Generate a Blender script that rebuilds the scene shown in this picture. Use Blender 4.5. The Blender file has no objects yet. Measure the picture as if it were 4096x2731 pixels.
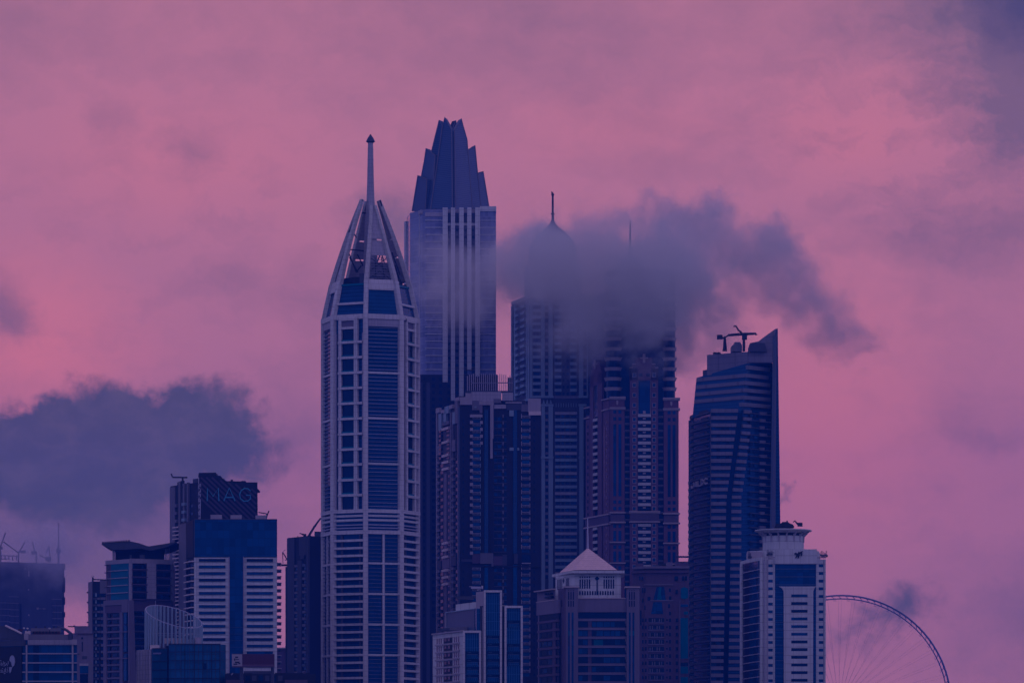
import bpy, bmesh, math, random
from mathutils import Vector, Matrix
R = math.radians
rnd = random.Random(7)
S = bpy.context.scene
COL = S.collection

# ------------------------------------------------------------------ camera
F, CX, CY, ZC = 17066.67, 2048.0, 3260.0, 10.0      # focal length / principal point in photo pixels, eye height (m)
cam = bpy.data.objects.new("camera", bpy.data.cameras.new("camera"))
COL.objects.link(cam)
cam.location = (0, 0, ZC)
cam.rotation_euler = (R(90), 0, 0)
cam.data.sensor_width = 36.0
cam.data.lens = F * 36.0 / 4096
cam.data.shift_y = (CY - 1365.5) / 4096
cam.data.clip_start = 1.0
cam.data.clip_end = 30000
S.camera = cam
S.view_settings.view_transform = 'Standard'
S.view_settings.look = 'None'
S.view_settings.exposure = 0.0
S.view_settings.gamma = 1.0
cy = S.cycles
cy.max_bounces = 5
cy.diffuse_bounces = 2
cy.glossy_bounces = 2
cy.volume_bounces = 4
cy.transparent_max_bounces = 8
cy.volume_step_rate = 0.45
cy.volume_max_steps = 256
cy.use_denoising = True
cy.denoiser = 'OPENIMAGEDENOISE'
cy.denoising_input_passes = 'RGB_ALBEDO_NORMAL'

# ------------------------------------------------------------------ node helpers
class NT:
    def __init__(s, tree):
        s.t = tree
        tree.nodes.clear()
    def n(s, kind, _in=None, **props):
        nd = s.t.nodes.new(kind)
        for k, v in props.items():
            setattr(nd, k, v)
        for k, v in (_in or {}).items():
            if isinstance(v, bpy.types.NodeSocket):
                s.t.links.new(v, nd.inputs[k])
            else:
                nd.inputs[k].default_value = v
        return nd
    def m(s, op, a, b=None, c=None, clamp=False):
        i = {0: a}
        if b is not None: i[1] = b
        if c is not None: i[2] = c
        return s.n('ShaderNodeMath', i, operation=op, use_clamp=clamp).outputs[0]
    def v(s, op, a, b=None):
        i = {0: a}
        if b is not None: i[1] = b
        nd = s.n('ShaderNodeVectorMath', i, operation=op)
        return nd.outputs['Value'] if op in ('LENGTH', 'DOT_PRODUCT') else nd.outputs[0]
    def smooth(s, x, a, b, lo=0.0, hi=1.0):
        return s.n('ShaderNodeMapRange', {0: x, 1: a, 2: b, 3: lo, 4: hi}, interpolation_type='SMOOTHSTEP').outputs[0]
    def mix(s, f, a, b, mode='MIX'):
        nd = s.n('ShaderNodeMix', None, data_type='RGBA', blend_type=mode)
        for k, v in ((0, f), (6, a), (7, b)):
            if isinstance(v, bpy.types.NodeSocket): s.t.links.new(v, nd.inputs[k])
            else: nd.inputs[k].default_value = v
        return nd.outputs[2]
    def noise(s, vec, scale, detail=4.0, rough=0.55, dist=0.0):
        return s.n('ShaderNodeTexNoise', {'Vector': vec, 'Scale': scale, 'Detail': detail, 'Roughness': rough, 'Distortion': dist}).outputs[0]
    def link(s, a, b):
        s.t.links.new(a, b)

def c4(c): return (c[0], c[1], c[2], 1.0)
def srgb(r, g, b):
    f = lambda v: (v / 255 / 12.92) if v / 255 <= 0.04045 else ((v / 255 + 0.055) / 1.055) ** 2.4
    return (f(r), f(g), f(b))

# ------------------------------------------------------------------ world: a dusk sky, pink over the towers, blue violet behind the viewer
world = bpy.data.worlds.new("World")
S.world = world
world.use_nodes = True
w = NT(world.node_tree)
tc = w.n('ShaderNodeTexCoord').outputs['Generated']
sep = w.n('ShaderNodeSeparateXYZ', {0: tc})
dx, dy, dz = sep.outputs
dys = w.m('MAXIMUM', dy, 0.05)
# direction of the sky in units of 100 picture pixels (0.34 degrees); x to the right, y upward from the horizon
sx = w.m('MULTIPLY', w.m('DIVIDE', dx, dys), F / 100)
sy = w.m('MULTIPLY', w.m('DIVIDE', dz, dys), F / 100)
P = w.n('ShaderNodeCombineXYZ', {0: sx, 1: sy, 2: 0.0}).outputs[0]
warp = w.n('ShaderNodeTexNoise', {'Vector': P, 'Scale': 0.30, 'Detail': 5.0, 'Roughness': 0.6}).outputs['Color']
warp2 = w.n('ShaderNodeTexNoise', {'Vector': P, 'Scale': 1.6, 'Detail': 6.0, 'Roughness': 0.6}).outputs['Color']
Pw = w.v('ADD', P, w.v('MULTIPLY', w.v('SUBTRACT', warp, (0.5, 0.5, 0.5)), (3.0, 2.4, 0.0)))
Pw = w.v('ADD', Pw, w.v('MULTIPLY', w.v('SUBTRACT', warp2, (0.5, 0.5, 0.5)), (1.2, 1.0, 0.0)))
def sky_blob(px, py, rx, ry, amt, inner=0.25, pts=Pw):
    d = w.v('SUBTRACT', pts, ((px - CX) / 100, (CY - py) / 100, 0))
    l = w.v('LENGTH', w.v('MULTIPLY', d, (100 / rx, 100 / ry, 0)))
    return w.smooth(l, 1.0, inner, 0.0, amt)
def add_all(lst):
    a = lst[0]
    for b in lst[1:]: a = w.m('ADD', a, b)
    return a
soft = add_all([
    sky_blob(4300, -150, 1300, 900, 1.5, 0.05),          # dark corner, upper right
    sky_blob(4250, 560, 800, 520, .75, 0.0),
    sky_blob(3850, 960, 760, 210, .55, 0.0),
    sky_blob(4250, 2500, 800, 520, .60, 0.0),
    sky_blob(2150, 60, 1900, 620, .42, 0.0),
    sky_blob(-150, 60, 1100, 560, .42, 0.0),
    sky_blob(350, 2140, 1200, 380, 1.25, 0.1),
    sky_blob(1000, 1130, 520, 190, .32, 0.0),
    sky_blob(40, 1250, 210, 190, .75, 0.1),
    sky_blob(450, 480, 200, 150, .30, 0.0),
    sky_blob(790, 575, 200, 150, .38, 0.0),
    sky_blob(1560, 900, 260, 230, .85, 0.1),
    sky_blob(1330, 1250, 300, 190, .35, 0.0),
    sky_blob(1180, 1750, 280, 300, .42, 0.0),
    sky_blob(3960, 1740, 460, 150, .32, 0.0),
    sky_blob(2700, 640, 700, 160, .18, 0.0),
])
dark = add_all([
    sky_blob(375, 1660, 280, 280, 1.15, 0.2),
    sky_blob(850, 1660, 270, 260, 1.05, 0.2),
    sky_blob(610, 1740, 340, 260, 1.0, 0.2),
    sky_blob(60, 1800, 340, 280, 1.1, 0.2),
    sky_blob(380, 1860, 740, 310, 1.15, 0.1),
    sky_blob(960, 1850, 280, 300, .6, 0.1),
    sky_blob(1100, 1790, 220, 190, .4, 0.0),
    sky_blob(300, 2020, 900, 300, .5, 0.0),
    sky_blob(3560, 2400, 270, 150, .55, 0.0),
    sky_blob(3430, 2490, 310, 180, .55, 0.0),
    sky_blob(3380, 2600, 260, 140, .30, 0.1),
    sky_blob(3720, 2440, 200, 210, .42, 0.1),
    sky_blob(3140, 2025, 75, 60, .62, 0.1),
    sky_blob(3180, 1965, 52, 75, .62, 0.1),
])
corner = sky_blob(4300, -220, 850, 760, 1.25, 0.05)
texture = w.m('ADD', 0.5, add_all([sky_blob(3650, 560, 1000, 650, 1.0, 0.1), sky_blob(900, 900, 900, 500, .35, 0.1)]))
# ragged edges: two sizes of curls
rag = w.noise(P, 0.75, 8.0, 0.64, 0.4)
fine = w.noise(P, 0.20, 7.0, 0.6)
wisp = w.noise(w.v('MULTIPLY', Pw, (0.5, 1.0, 1.0)), 0.75, 8.0, 0.64)
dmask = w.smooth(w.m('ADD', dark, w.m('MULTIPLY', w.m('SUBTRACT', rag, 0.5), 1.5)), 0.22, 1.2, 0.0, 0.98)
smask = w.m('ADD', soft, w.m('ADD', w.m('MULTIPLY', w.m('SUBTRACT', fine, 0.46), 0.75), w.m('MULTIPLY', w.m('MULTIPLY', w.m('SUBTRACT', wisp, 0.5), 1.35), texture)), clamp=True)
bright = add_all([sky_blob(60, 1400, 800, 560, 1.05, 0.0), sky_blob(3300, 1650, 850, 900, .72, 0.0), sky_blob(3400, 520, 560, 360, .36, 0.0),
                  sky_blob(700, 650, 900, 400, .35, 0.0), sky_blob(2500, 520, 700, 260, .25, 0.0)])
SKY_PINK = c4((0.60, 0.216, 0.30))
SKY_HOT = c4((0.88, 0.242, 0.28))
SKY_GREY = c4((0.20, 0.130, 0.205))
SKY_DARK = c4((0.112, 0.090, 0.130))
SKY_SHADE = c4((0.175, 0.120, 0.165))
SKY_CORNER = c4((0.090, 0.074, 0.165))
front = w.mix(w.m('MULTIPLY', bright, 0.9, clamp=True), SKY_PINK, SKY_HOT)
front = w.mix(w.m('MULTIPLY', smask, 0.85), front, SKY_GREY)
shade = w.smooth(w.m('ADD', w.m('MULTIPLY', wisp, 0.65), w.m('MULTIPLY', rag, 0.35)), 0.42, 0.66)
front = w.mix(dmask, front, w.mix(w.m('MULTIPLY', shade, 0.7), SKY_DARK, SKY_SHADE))
front = w.mix(w.smooth(w.m('ADD', corner, w.m('MULTIPLY', w.m('SUBTRACT', wisp, 0.5), 0.5)), 0.1, 0.95, 0.0, 0.95), front, SKY_CORNER)
# the rest of the dome
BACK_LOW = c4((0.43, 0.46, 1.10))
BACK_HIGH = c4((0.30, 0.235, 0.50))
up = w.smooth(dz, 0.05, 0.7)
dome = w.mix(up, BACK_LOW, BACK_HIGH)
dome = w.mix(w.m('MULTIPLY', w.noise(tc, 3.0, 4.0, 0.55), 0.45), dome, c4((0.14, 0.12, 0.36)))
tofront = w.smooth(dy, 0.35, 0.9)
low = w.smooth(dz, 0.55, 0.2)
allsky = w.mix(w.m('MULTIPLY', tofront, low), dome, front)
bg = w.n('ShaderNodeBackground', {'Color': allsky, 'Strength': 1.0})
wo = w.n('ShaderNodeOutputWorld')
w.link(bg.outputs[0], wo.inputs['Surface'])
world.cycles.sampling_method = 'MANUAL'
world.cycles.sample_map_resolution = 512

# ------------------------------------------------------------------ the last light: one broad, weak sun behind the clouds, from the upper right behind the viewer
sun = bpy.data.objects.new("sun", bpy.data.lights.new("sun", 'SUN'))
COL.objects.link(sun)
sun.data.energy = 0.10
sun.data.angle = R(40)
sun.data.color = (1.0, 0.62, 0.80)
sun.rotation_euler = (R(52), 0, R(28))
sun.location = (0, 0, 900)

# ------------------------------------------------------------------ materials
def vscale(t, vec, s): return t.v('MULTIPLY', vec, s)
def wall_mat(name, col, rough=0.75, spread=0.18, joint=None, streak=0.25):
    """Painted or clad wall: blotches, rain streaks and, when joint is set, panel joints every joint metres."""
    m = bpy.data.materials.new(name); m.use_nodes = True
    t = NT(m.node_tree)
    pos = t.n('ShaderNodeNewGeometry').outputs['Position']
    a = t.noise(vscale(t, pos, (0.06, 0.06, 0.05)), 1.0, 5.0, 0.6)
    b = t.noise(vscale(t, pos, (0.9, 0.9, 0.05)), 1.0, 3.0, 0.6)
    k = t.m('ADD', t.m('MULTIPLY', t.m('SUBTRACT', a, 0.5), spread * 2), t.m('MULTIPLY', t.m('SUBTRACT', b, 0.5), streak * 2))
    k = t.m('ADD', k, 1.0)
    if joint:
        s = t.n('ShaderNodeSeparateXYZ', {0: pos})
        xy = t.m('ADD', s.outputs[0], t.m('MULTIPLY', s.outputs[1], 0.83))
        j1 = t.m('LESS_THAN', t.m('FRACT', t.m('DIVIDE', s.outputs[2], joint)), 0.10)
        j2 = t.m('LESS_THAN', t.m('FRACT', t.m('DIVIDE', xy, joint)), 0.07)
        k = t.m('MULTIPLY', k, t.m('SUBTRACT', 1.0, t.m('MULTIPLY', t.m('MAXIMUM', j1, j2), 0.28)))
    colr = t.mix(1.0, c4(col), t.n('ShaderNodeCombineColor', {0: k, 1: k, 2: k}).outputs[0], 'MULTIPLY')
    p = t.n('ShaderNodeBsdfPrincipled', {'Base Color': colr, 'Roughness': rough, 'Specular IOR Level': 0.25})
    t.link(p.outputs[0], t.n('ShaderNodeOutputMaterial').inputs[0])
    return m
def glass_mat(name, col, pane=(1.6, 3.6), line=0.0, line_col=(0.10, 0.16, 0.30), spread=0.7, rough=0.12, spec=0.5, lines=1, vert=0.0):
    """Coated facade glass: every pane a little different, thin metal lines at the floors."""
    m = bpy.data.materials.new(name); m.use_nodes = True
    t = NT(m.node_tree)
    pos = t.n('ShaderNodeNewGeometry').outputs['Position']
    s = t.n('ShaderNodeSeparateXYZ', {0: pos})
    xy = t.m('ADD', s.outputs[0], t.m('MULTIPLY', s.outputs[1], 0.83))
    zx = t.m('DIVIDE', s.outputs[2], pane[1]); xx = t.m('DIVIDE', xy, pane[0])
    cell = t.n('ShaderNodeCombineXYZ', {0: t.m('FLOOR', xx), 1: t.m('FLOOR', zx), 2: 0.0}).outputs[0]
    wn = t.n('ShaderNodeTexWhiteNoise', {'Vector': cell}, noise_dimensions='3D').outputs['Value']
    big = t.noise(vscale(t, pos, (0.03, 0.03, 0.02)), 1.0, 3.0, 0.5)
    k = t.m('ADD', 1.0 - spread * 0.5, t.m('MULTIPLY', t.m('ADD', t.m('MULTIPLY', wn, 0.6), t.m('MULTIPLY', big, 0.4)), spread))
    colr = t.mix(1.0, c4(col), t.n('ShaderNodeCombineColor', {0: k, 1: k, 2: k}).outputs[0], 'MULTIPLY')
    r = rough
    if line:
        f1 = t.m('LESS_THAN', t.m('FRACT', t.m('MULTIPLY', zx, float(lines))), line)
        if vert:
            f1 = t.m('MAXIMUM', f1, t.m('LESS_THAN', t.m('FRACT', xx), vert))
        colr = t.mix(f1, colr, c4(line_col))
        r = t.m('ADD', rough, t.m('MULTIPLY', f1, 0.5))
    p = t.n('ShaderNodeBsdfPrincipled', {'Base Color': colr, 'Roughness': r, 'Specular IOR Level': spec, 'IOR': 1.45, 'Specular Tint': c4((0.10, 0.45, 1.0))})
    t.link(p.outputs[0], t.n('ShaderNodeOutputMaterial').inputs[0])
    return m
M = {}
def W_(key, col, **k): M[key] = wall_mat(key, col, **k)
def G_(key, col, **k): M[key] = glass_mat(key, col, **k)
W_('white_panel', (0.51, 0.48, 0.48), joint=2.4)
W_('white_paint', (0.49, 0.49, 0.49), joint=3.6)
W_('cream', (0.56, 0.45, 0.43))
W_('grey_panel', (0.34, 0.31, 0.35), joint=1.8)
W_('grey_wall', (0.14, 0.13, 0.16))
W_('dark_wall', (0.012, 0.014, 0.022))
W_('slate', (0.050, 0.055, 0.080))
W_('stone', (0.32, 0.28, 0.31))
W_('pier_stone', (0.21, 0.29, 0.35))  # lightened: mist in front of the domed tower is put into this colour
W_('band_grey', (0.165, 0.15, 0.19), joint=3.0)
W_('brick', (0.125, 0.062, 0.092), spread=0.25)
W_('brick_trim', (0.36, 0.28, 0.28))
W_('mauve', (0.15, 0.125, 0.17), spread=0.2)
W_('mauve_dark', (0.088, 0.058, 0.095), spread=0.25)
W_('rose_tile', (0.66, 0.46, 0.42), spread=0.12, joint=0.9)
W_('maroon', (0.065, 0.020, 0.032))
W_('steel', (0.17, 0.17, 0.21), rough=0.5)
W_('pale_steel', (0.34, 0.33, 0.40), rough=0.5)
W_('dark_steel', (0.012, 0.014, 0.026), rough=0.5)
W_('louvre', (0.045, 0.075, 0.13), rough=0.45)
W_('asphalt', (0.05, 0.05, 0.055), rough=0.9)
G_('glass', (0.0005, 0.034, 0.100), pane=(2.6, 3.6), line=0.06, vert=0.06, line_col=(0.001, 0.014, 0.045), spread=1.3)
G_('glass_lined', (0.0005, 0.028, 0.085), pane=(2.4, 3.5), line=0.10, lines=2, line_col=(0.015, 0.09, 0.20))
G_('glass_blue', (0.001, 0.050, 0.13), pane=(1.8, 3.6), line=0.08, line_col=(0.02, 0.07, 0.15))
G_('glass_teal', (0.001, 0.12, 0.18), pane=(2.2, 3.6), spread=0.4, rough=0.4, spec=0.12)
G_('glass_pale', (0.17, 0.17, 0.26), pane=(1.5, 3.6), line=0.12, line_col=(0.25, 0.24, 0.33))  # the fogged look of the crystal tower is put into this pale colour
G_('glass_grid', (0.010, 0.075, 0.14), pane=(2.1, 3.4), line=0.09, line_col=(0.012, 0.03, 0.07), vert=0.08, spread=0.9)
G_('glass_fins', (0.001, 0.040, 0.11), pane=(0.85, 3.4), line=0.04, line_col=(0.035, 0.12, 0.22), vert=0.2, spread=0.5)
G_('glass_black', (0.0005, 0.006, 0.022), pane=(1.6, 3.6), spread=0.9, spec=0.35)
G_('blade_shaded', (0.040, 0.070, 0.125), pane=(3.0, 1.15), line=0.4, line_col=(0.075, 0.105, 0.17), spread=0.25, rough=0.45, spec=0.3)  # shaded copy of the blade material: left facets darkened in the colour
W_('fin_panel_shaded', (0.42, 0.39, 0.38), joint=2.4)  # darker white_panel: the weaker light on the fins is put into the colour
G_('blade_lit', (0.095, 0.110, 0.165), pane=(3.0, 1.15), line=0.4, line_col=(0.14, 0.15, 0.22), spread=0.25, rough=0.45, spec=0.3)  # lit copy of the blade material: right facets lightened in the colour
W_('pale_stone', (0.44, 0.42, 0.42))
W_('stripe', (0.060, 0.048, 0.080))
G_('glass_dim', (0.004, 0.014, 0.035), pane=(2.0, 3.4), spread=0.8, spec=0.3)

# ------------------------------------------------------------------ geometry helpers
def X(px, Y): return (px - CX) * Y / F
def Z(py, Y): return ZC + (CY - py) * Y / F
def pt(px, py, Y): return Vector((X(px, Y), Y, Z(py, Y)))
BOXES = {}
def box_mesh(name, sx_, sy_, sz_, mat):
    key = (name, round(sx_, 2), round(sy_, 2), round(sz_, 2), mat)
    if key not in BOXES:
        a, b, c = sx_ / 2, sy_ / 2, sz_ / 2
        me = bpy.data.meshes.new(name)
        me.from_pydata([(i * a, j * b, k * c) for k in (-1, 1) for j in (-1, 1) for i in (-1, 1)], [],
                       [(0, 2, 3, 1), (4, 5, 7, 6), (0, 1, 5, 4), (2, 6, 7, 3), (0, 4, 6, 2), (1, 3, 7, 5)])
        me.materials.append(M[mat])
        BOXES[key] = me
    return BOXES[key]
def frame_mesh(name, sx_, sz_, fw, dep, mat):
    key = ('frame', name, round(sx_, 2), round(sz_, 2), round(fw, 2), mat)
    if key not in BOXES:
        bm = bmesh.new()
        for (cx_, cz_, wx, wz) in ((0, sz_ / 2 + fw / 2, sx_ + 2 * fw, fw), (0, -sz_ / 2 - fw / 2, sx_ + 2 * fw, fw),
                                   (-sx_ / 2 - fw / 2, 0, fw, sz_), (sx_ / 2 + fw / 2, 0, fw, sz_)):
            g = bmesh.ops.create_cube(bm, size=1.0)['verts']
            for v in g: v.co = Vector((v.co.x * wx + cx_, v.co.y * dep, v.co.z * wz + cz_))
        me = bpy.data.meshes.new(name); bm.to_mesh(me); bm.free()
        me.materials.append(M[mat]); BOXES[key] = me
    return BOXES[key]
def link(name, me, parent=None, mat4=None, pmat=None):
    o = bpy.data.objects.new(name, me)
    COL.objects.link(o)
    if parent is not None:
        o.parent = parent
        if mat4 is not None: o.matrix_basis = pmat.inverted() @ mat4
    elif mat4 is not None: o.matrix_basis = mat4
    return o
def new_mesh(name, verts, faces, mats, midx=None, smooth=False):
    me = bpy.data.meshes.new(name)
    me.from_pydata([tuple(v) for v in verts], [], faces)
    bm = bmesh.new(); bm.from_mesh(me)
    bmesh.ops.recalc_face_normals(bm, faces=bm.faces); bm.to_mesh(me); bm.free()
    for mt in (mats if isinstance(mats, (list, tuple)) else [mats]): me.materials.append(M[mt])
    if midx:
        for p_, i in zip(me.polygons, midx): p_.material_index = i
    if smooth:
        for p_ in me.polygons: p_.use_smooth = True
    return me
class MB:
    """Collects shapes that make ONE mesh (world coordinates)."""
    def __init__(s): s.v, s.f = [], []
    def add(s, vs, fs):
        o = len(s.v); s.v += [Vector(v) for v in vs]; s.f += [tuple(i + o for i in f) for f in fs]; return s
    def prism(s, lo, hi):
        n = len(lo)
        return s.add(list(lo) + list(hi), [tuple(range(n))[::-1], tuple(range(n, 2 * n))] + [(i, (i + 1) % n, n + (i + 1) % n, n + i) for i in range(n)])
    def tube(s, pts, r, n=6, r2=None, closed=False):
        pts = [Vector(p) for p in pts]; k = len(pts); rings = []
        for i, p in enumerate(pts):
            a = pts[i - 1] if (i > 0 or closed) else p
            b = pts[(i + 1) % k] if (i < k - 1 or closed) else p
            d = (b - a).normalized()
            u = d.cross(Vector((0, 0, 1)))
            if u.length < 0.05: u = d.cross(Vector((0, 1, 0)))
            u.normalize(); q = d.cross(u)
            rr = r if r2 is None else r + (r2 - r) * i / max(1, k - 1)
            rings.append([p + (u * math.cos(2 * math.pi * (j + .5) / n) + q * math.sin(2 * math.pi * (j + .5) / n)) * rr for j in range(n)])
        vs = [v for g in rings for v in g]; fs = []
        for i in range(k if closed else k - 1):
            for j in range(n):
                a, b = i * n + j, i * n + (j + 1) % n
                c, d_ = ((i + 1) % k) * n + (j + 1) % n, ((i + 1) % k) * n + j
                fs.append((a, b, c, d_))
        if not closed: fs += [tuple(range(n))[::-1], tuple(range((k - 1) * n, k * n))]
        return s.add(vs, fs)
    def box(s, c, d, rz=0.0):
        c = Vector(c); m = Matrix.Rotation(rz, 3, 'Z')
        vs = [c + m @ Vector((i * d[0] / 2, j * d[1] / 2, k * d[2] / 2)) for k in (-1, 1) for j in (-1, 1) for i in (-1, 1)]
        return s.add(vs, [(0, 2, 3, 1), (4, 5, 7, 6), (0, 1, 5, 4), (2, 6, 7, 3), (0, 4, 6, 2), (1, 3, 7, 5)])
    def lathe(s, c, prof, n=24, ph=0.0):
        vs, fs = [], []
        for (r, z) in prof:
            vs += [(c[0] + r * math.cos(2 * math.pi * (j + ph) / n), c[1] + r * math.sin(2 * math.pi * (j + ph) / n), z) for j in range(n)]
        for i in range(len(prof) - 1):
            fs += [(i * n + j, i * n + (j + 1) % n, (i + 1) * n + (j + 1) % n, (i + 1) * n + j) for j in range(n)]
        fs += [tuple(range(n))[::-1], tuple(range((len(prof) - 1) * n, len(prof) * n))]
        return s.add(vs, fs)

class Thing:
    """A top-level thing: an Empty at its base which parents its parts."""
    def __init__(s, name, label, cat, px, Y, z=0.0, group=None):
        s.loc = Vector((X(px, Y), Y, z)); s.Y = Y
        s.o = bpy.data.objects.new(name, None); COL.objects.link(s.o)
        s.o.location = s.loc; s.o.empty_display_size = 2
        s.o['label'] = label; s.o['category'] = cat
        if group: s.o['group'] = group
        s.mat = Matrix.Translation(s.loc)
        s.q = {}
    def part(s, name, mb, mats, smooth=False, label=None, parent=None, midx=None):
        me = new_mesh(name, [v - s.loc for v in mb.v], mb.f, mats, midx, smooth)
        o = bpy.data.objects.new(name, me); COL.objects.link(o)
        o.parent = parent or s.o
        if label: o['label'] = label
        return o
    def body(s, name, poly, ytop, mat, Yr=None, ybot=None, z0=None):
        Yr = Yr or min(p[1] for p in poly)
        zt = Z(ytop, Yr); zb = z0 if z0 is not None else (0.0 if ybot is None else Z(ybot, Yr))
        xy = [(X(p[0], p[1]), p[1]) for p in poly]
        return s.part(name, MB().prism([Vector((a, b, zb)) for a, b in xy], [Vector((a, b, zt)) for a, b in xy]), mat)
    def slab(s, name, outline, Y, dep, mat, **k):
        """An outline in the plane at distance Y, given real thickness dep."""
        return s.part(name, MB().prism([pt(a, b, Y) for a, b in outline], [pt(a, b, Y) + Vector((0, dep, 0)) for a, b in outline]), mat, **k)
    def face(s, a, ya, b, yb, Yr=None): return Face(s, a, ya, b, yb, Yr)
    def finish(s):
        """Link the queued boxes: up to 100 of a name as parts of their own, the rest as one part of kind stuff."""
        for name, lst in s.q.items():
            lst.sort(key=lambda e: -e['area'])
            for e in lst[:100]:
                o = link(name, box_mesh(name, *e['d'], e['mat']), s.o, e['m'], s.mat)
                for (nm, me, off) in e['sub']:
                    c = link(nm, me, o); c.location = off
            if len(lst) > 100:
                mb, mats, idx = MB(), [], []
                for e in lst[100:]:
                    things = [(box_mesh(name, *e['d'], e['mat']), Vector((0, 0, 0)))] + [(me, Vector(off)) for nm, me, off in e['sub']]
                    for me, off in things:
                        mt = me.materials[0].name
                        if mt not in mats: mats.append(mt)
                        mb.add([e['m'] @ (v.co + off) for v in me.vertices], [tuple(p.vertices) for p in me.polygons])
                        idx += [mats.index(mt)] * len(me.polygons)
                o = s.part(name, mb, mats, midx=idx); o['kind'] = 'stuff'
        s.q = {}
class Face:
    """A vertical wall plane of a thing, from (pixel column, distance) to (pixel column, distance), left to right."""
    def __init__(s, th, a, ya, b, yb, Yr=None):
        s.th = th; s.A = Vector((X(a, ya), ya)); B = Vector((X(b, yb), yb))
        s.t = (B - s.A).normalized(); s.n = Vector((s.t.y, -s.t.x)); s.Yr = Yr or min(ya, yb); s.len = (B - s.A).length
        s.rz = math.atan2(s.t.y, s.t.x)
    def u(s, px):
        k = (px - CX) / F
        return (k * s.A.y - s.A.x) / (s.t.x - k * s.t.y)
    def p3(s, px, py, d=0.0):
        q = s.A + s.t * s.u(px) + s.n * d
        return Vector((q.x, q.y, Z(py, s.Yr)))
    def box(s, name, x0, x1, y0, y1, mat, d1=0.3, d0=-0.3, sub=None):
        u0, u1 = s.u(x0), s.u(x1); z1, z0 = Z(y0, s.Yr), Z(y1, s.Yr)
        c = s.A + s.t * ((u0 + u1) / 2) + s.n * ((d0 + d1) / 2)
        m = Matrix.Translation((c.x, c.y, (z0 + z1) / 2)) @ Matrix.Rotation(s.rz, 4, 'Z')
        s.th.q.setdefault(name, []).append(dict(d=(abs(u1 - u0), d1 - d0, z1 - z0), mat=mat, m=m, sub=sub or [], area=abs(x1 - x0) * (y1 - y0) * (1.0 if y0 < 2740 else 0.01)))
    def win(s, x0, x1, y0, y1, glass='glass', frame=None, fw=0.28, name='window', d1=0.06):
        sub = []
        if frame:
            sx_, sz_ = abs(s.u(x1) - s.u(x0)), (y1 - y0) * s.Yr / F
            sub = [('window_frame', frame_mesh('window_frame', sx_, sz_, fw, 0.34, frame), (0, -0.12, 0))]
        s.box(name, x0, x1, y0, y1, glass, d1=d1, d0=-0.2, sub=sub)
    def rows(s, name, xs, ys, h, mat, d1=0.3, d0=-0.3):
        for y in ys:
            for a, b in xs: s.box(name, a, b, y - h / 2, y + h / 2, mat, d1, d0)
    def wins(s, xs, ys, h, glass='glass', frame=None, fw=0.28):
        for y in ys:
            for a, b in xs:
                g = glass if isinstance(glass, str) else rnd.choice(glass)
                s.win(a, b, y - h / 2, y + h / 2, g, frame, fw)
    def balcony(s, x0, x1, y0, y1, mat, d1=1.3, rail=None, rh=6.0):
        """A balcony slab with its upstand; rail adds a bar railing above it."""
        sub = []
        if rail:
            sx_ = abs(s.u(x1) - s.u(x0)); hz = rh * s.Yr / F; key = ('railing', round(sx_, 1), round(hz, 1), rail)
            if key not in BOXES:
                mb = MB(); mb.box((0, 0, hz), (sx_, 0.1, 0.16))
                for i in range(7): mb.box((-sx_ / 2 + 0.08 + i * (sx_ - 0.16) / 6, 0, hz / 2), (0.16, 0.08, hz))
                BOXES[key] = new_mesh('railing', mb.v, mb.f, rail)
            sub = [('railing', BOXES[key], (0, -(d1 + 0.2) / 2 + 0.1, (y1 - y0) * s.Yr / F / 2))]
        s.box('balcony', x0, x1, y0, y1, mat, d1=d1, d0=-0.2, sub=sub)
    def strokes(s, name, lines, wid, mat, d=0.4):
        """Lettering made of strokes in this wall's plane; one mesh."""
        mb = MB()
        for ln in lines: mb.tube([s.p3(a, b, d) for a, b in ln], wid, 4)
        return s.th.part(name, mb, mat)
def seq(a, step, n): return [a + step * i for i in range(n)]
# ================================================================== SETTING
g = bpy.data.objects.new('ground', new_mesh('ground', [(-4500, -900, 0), (4500, -900, 0), (4500, 5900, 0), (-4500, 5900, 0)], [(0, 1, 2, 3)], 'asphalt'))
COL.objects.link(g); g['kind'] = 'structure'

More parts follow.
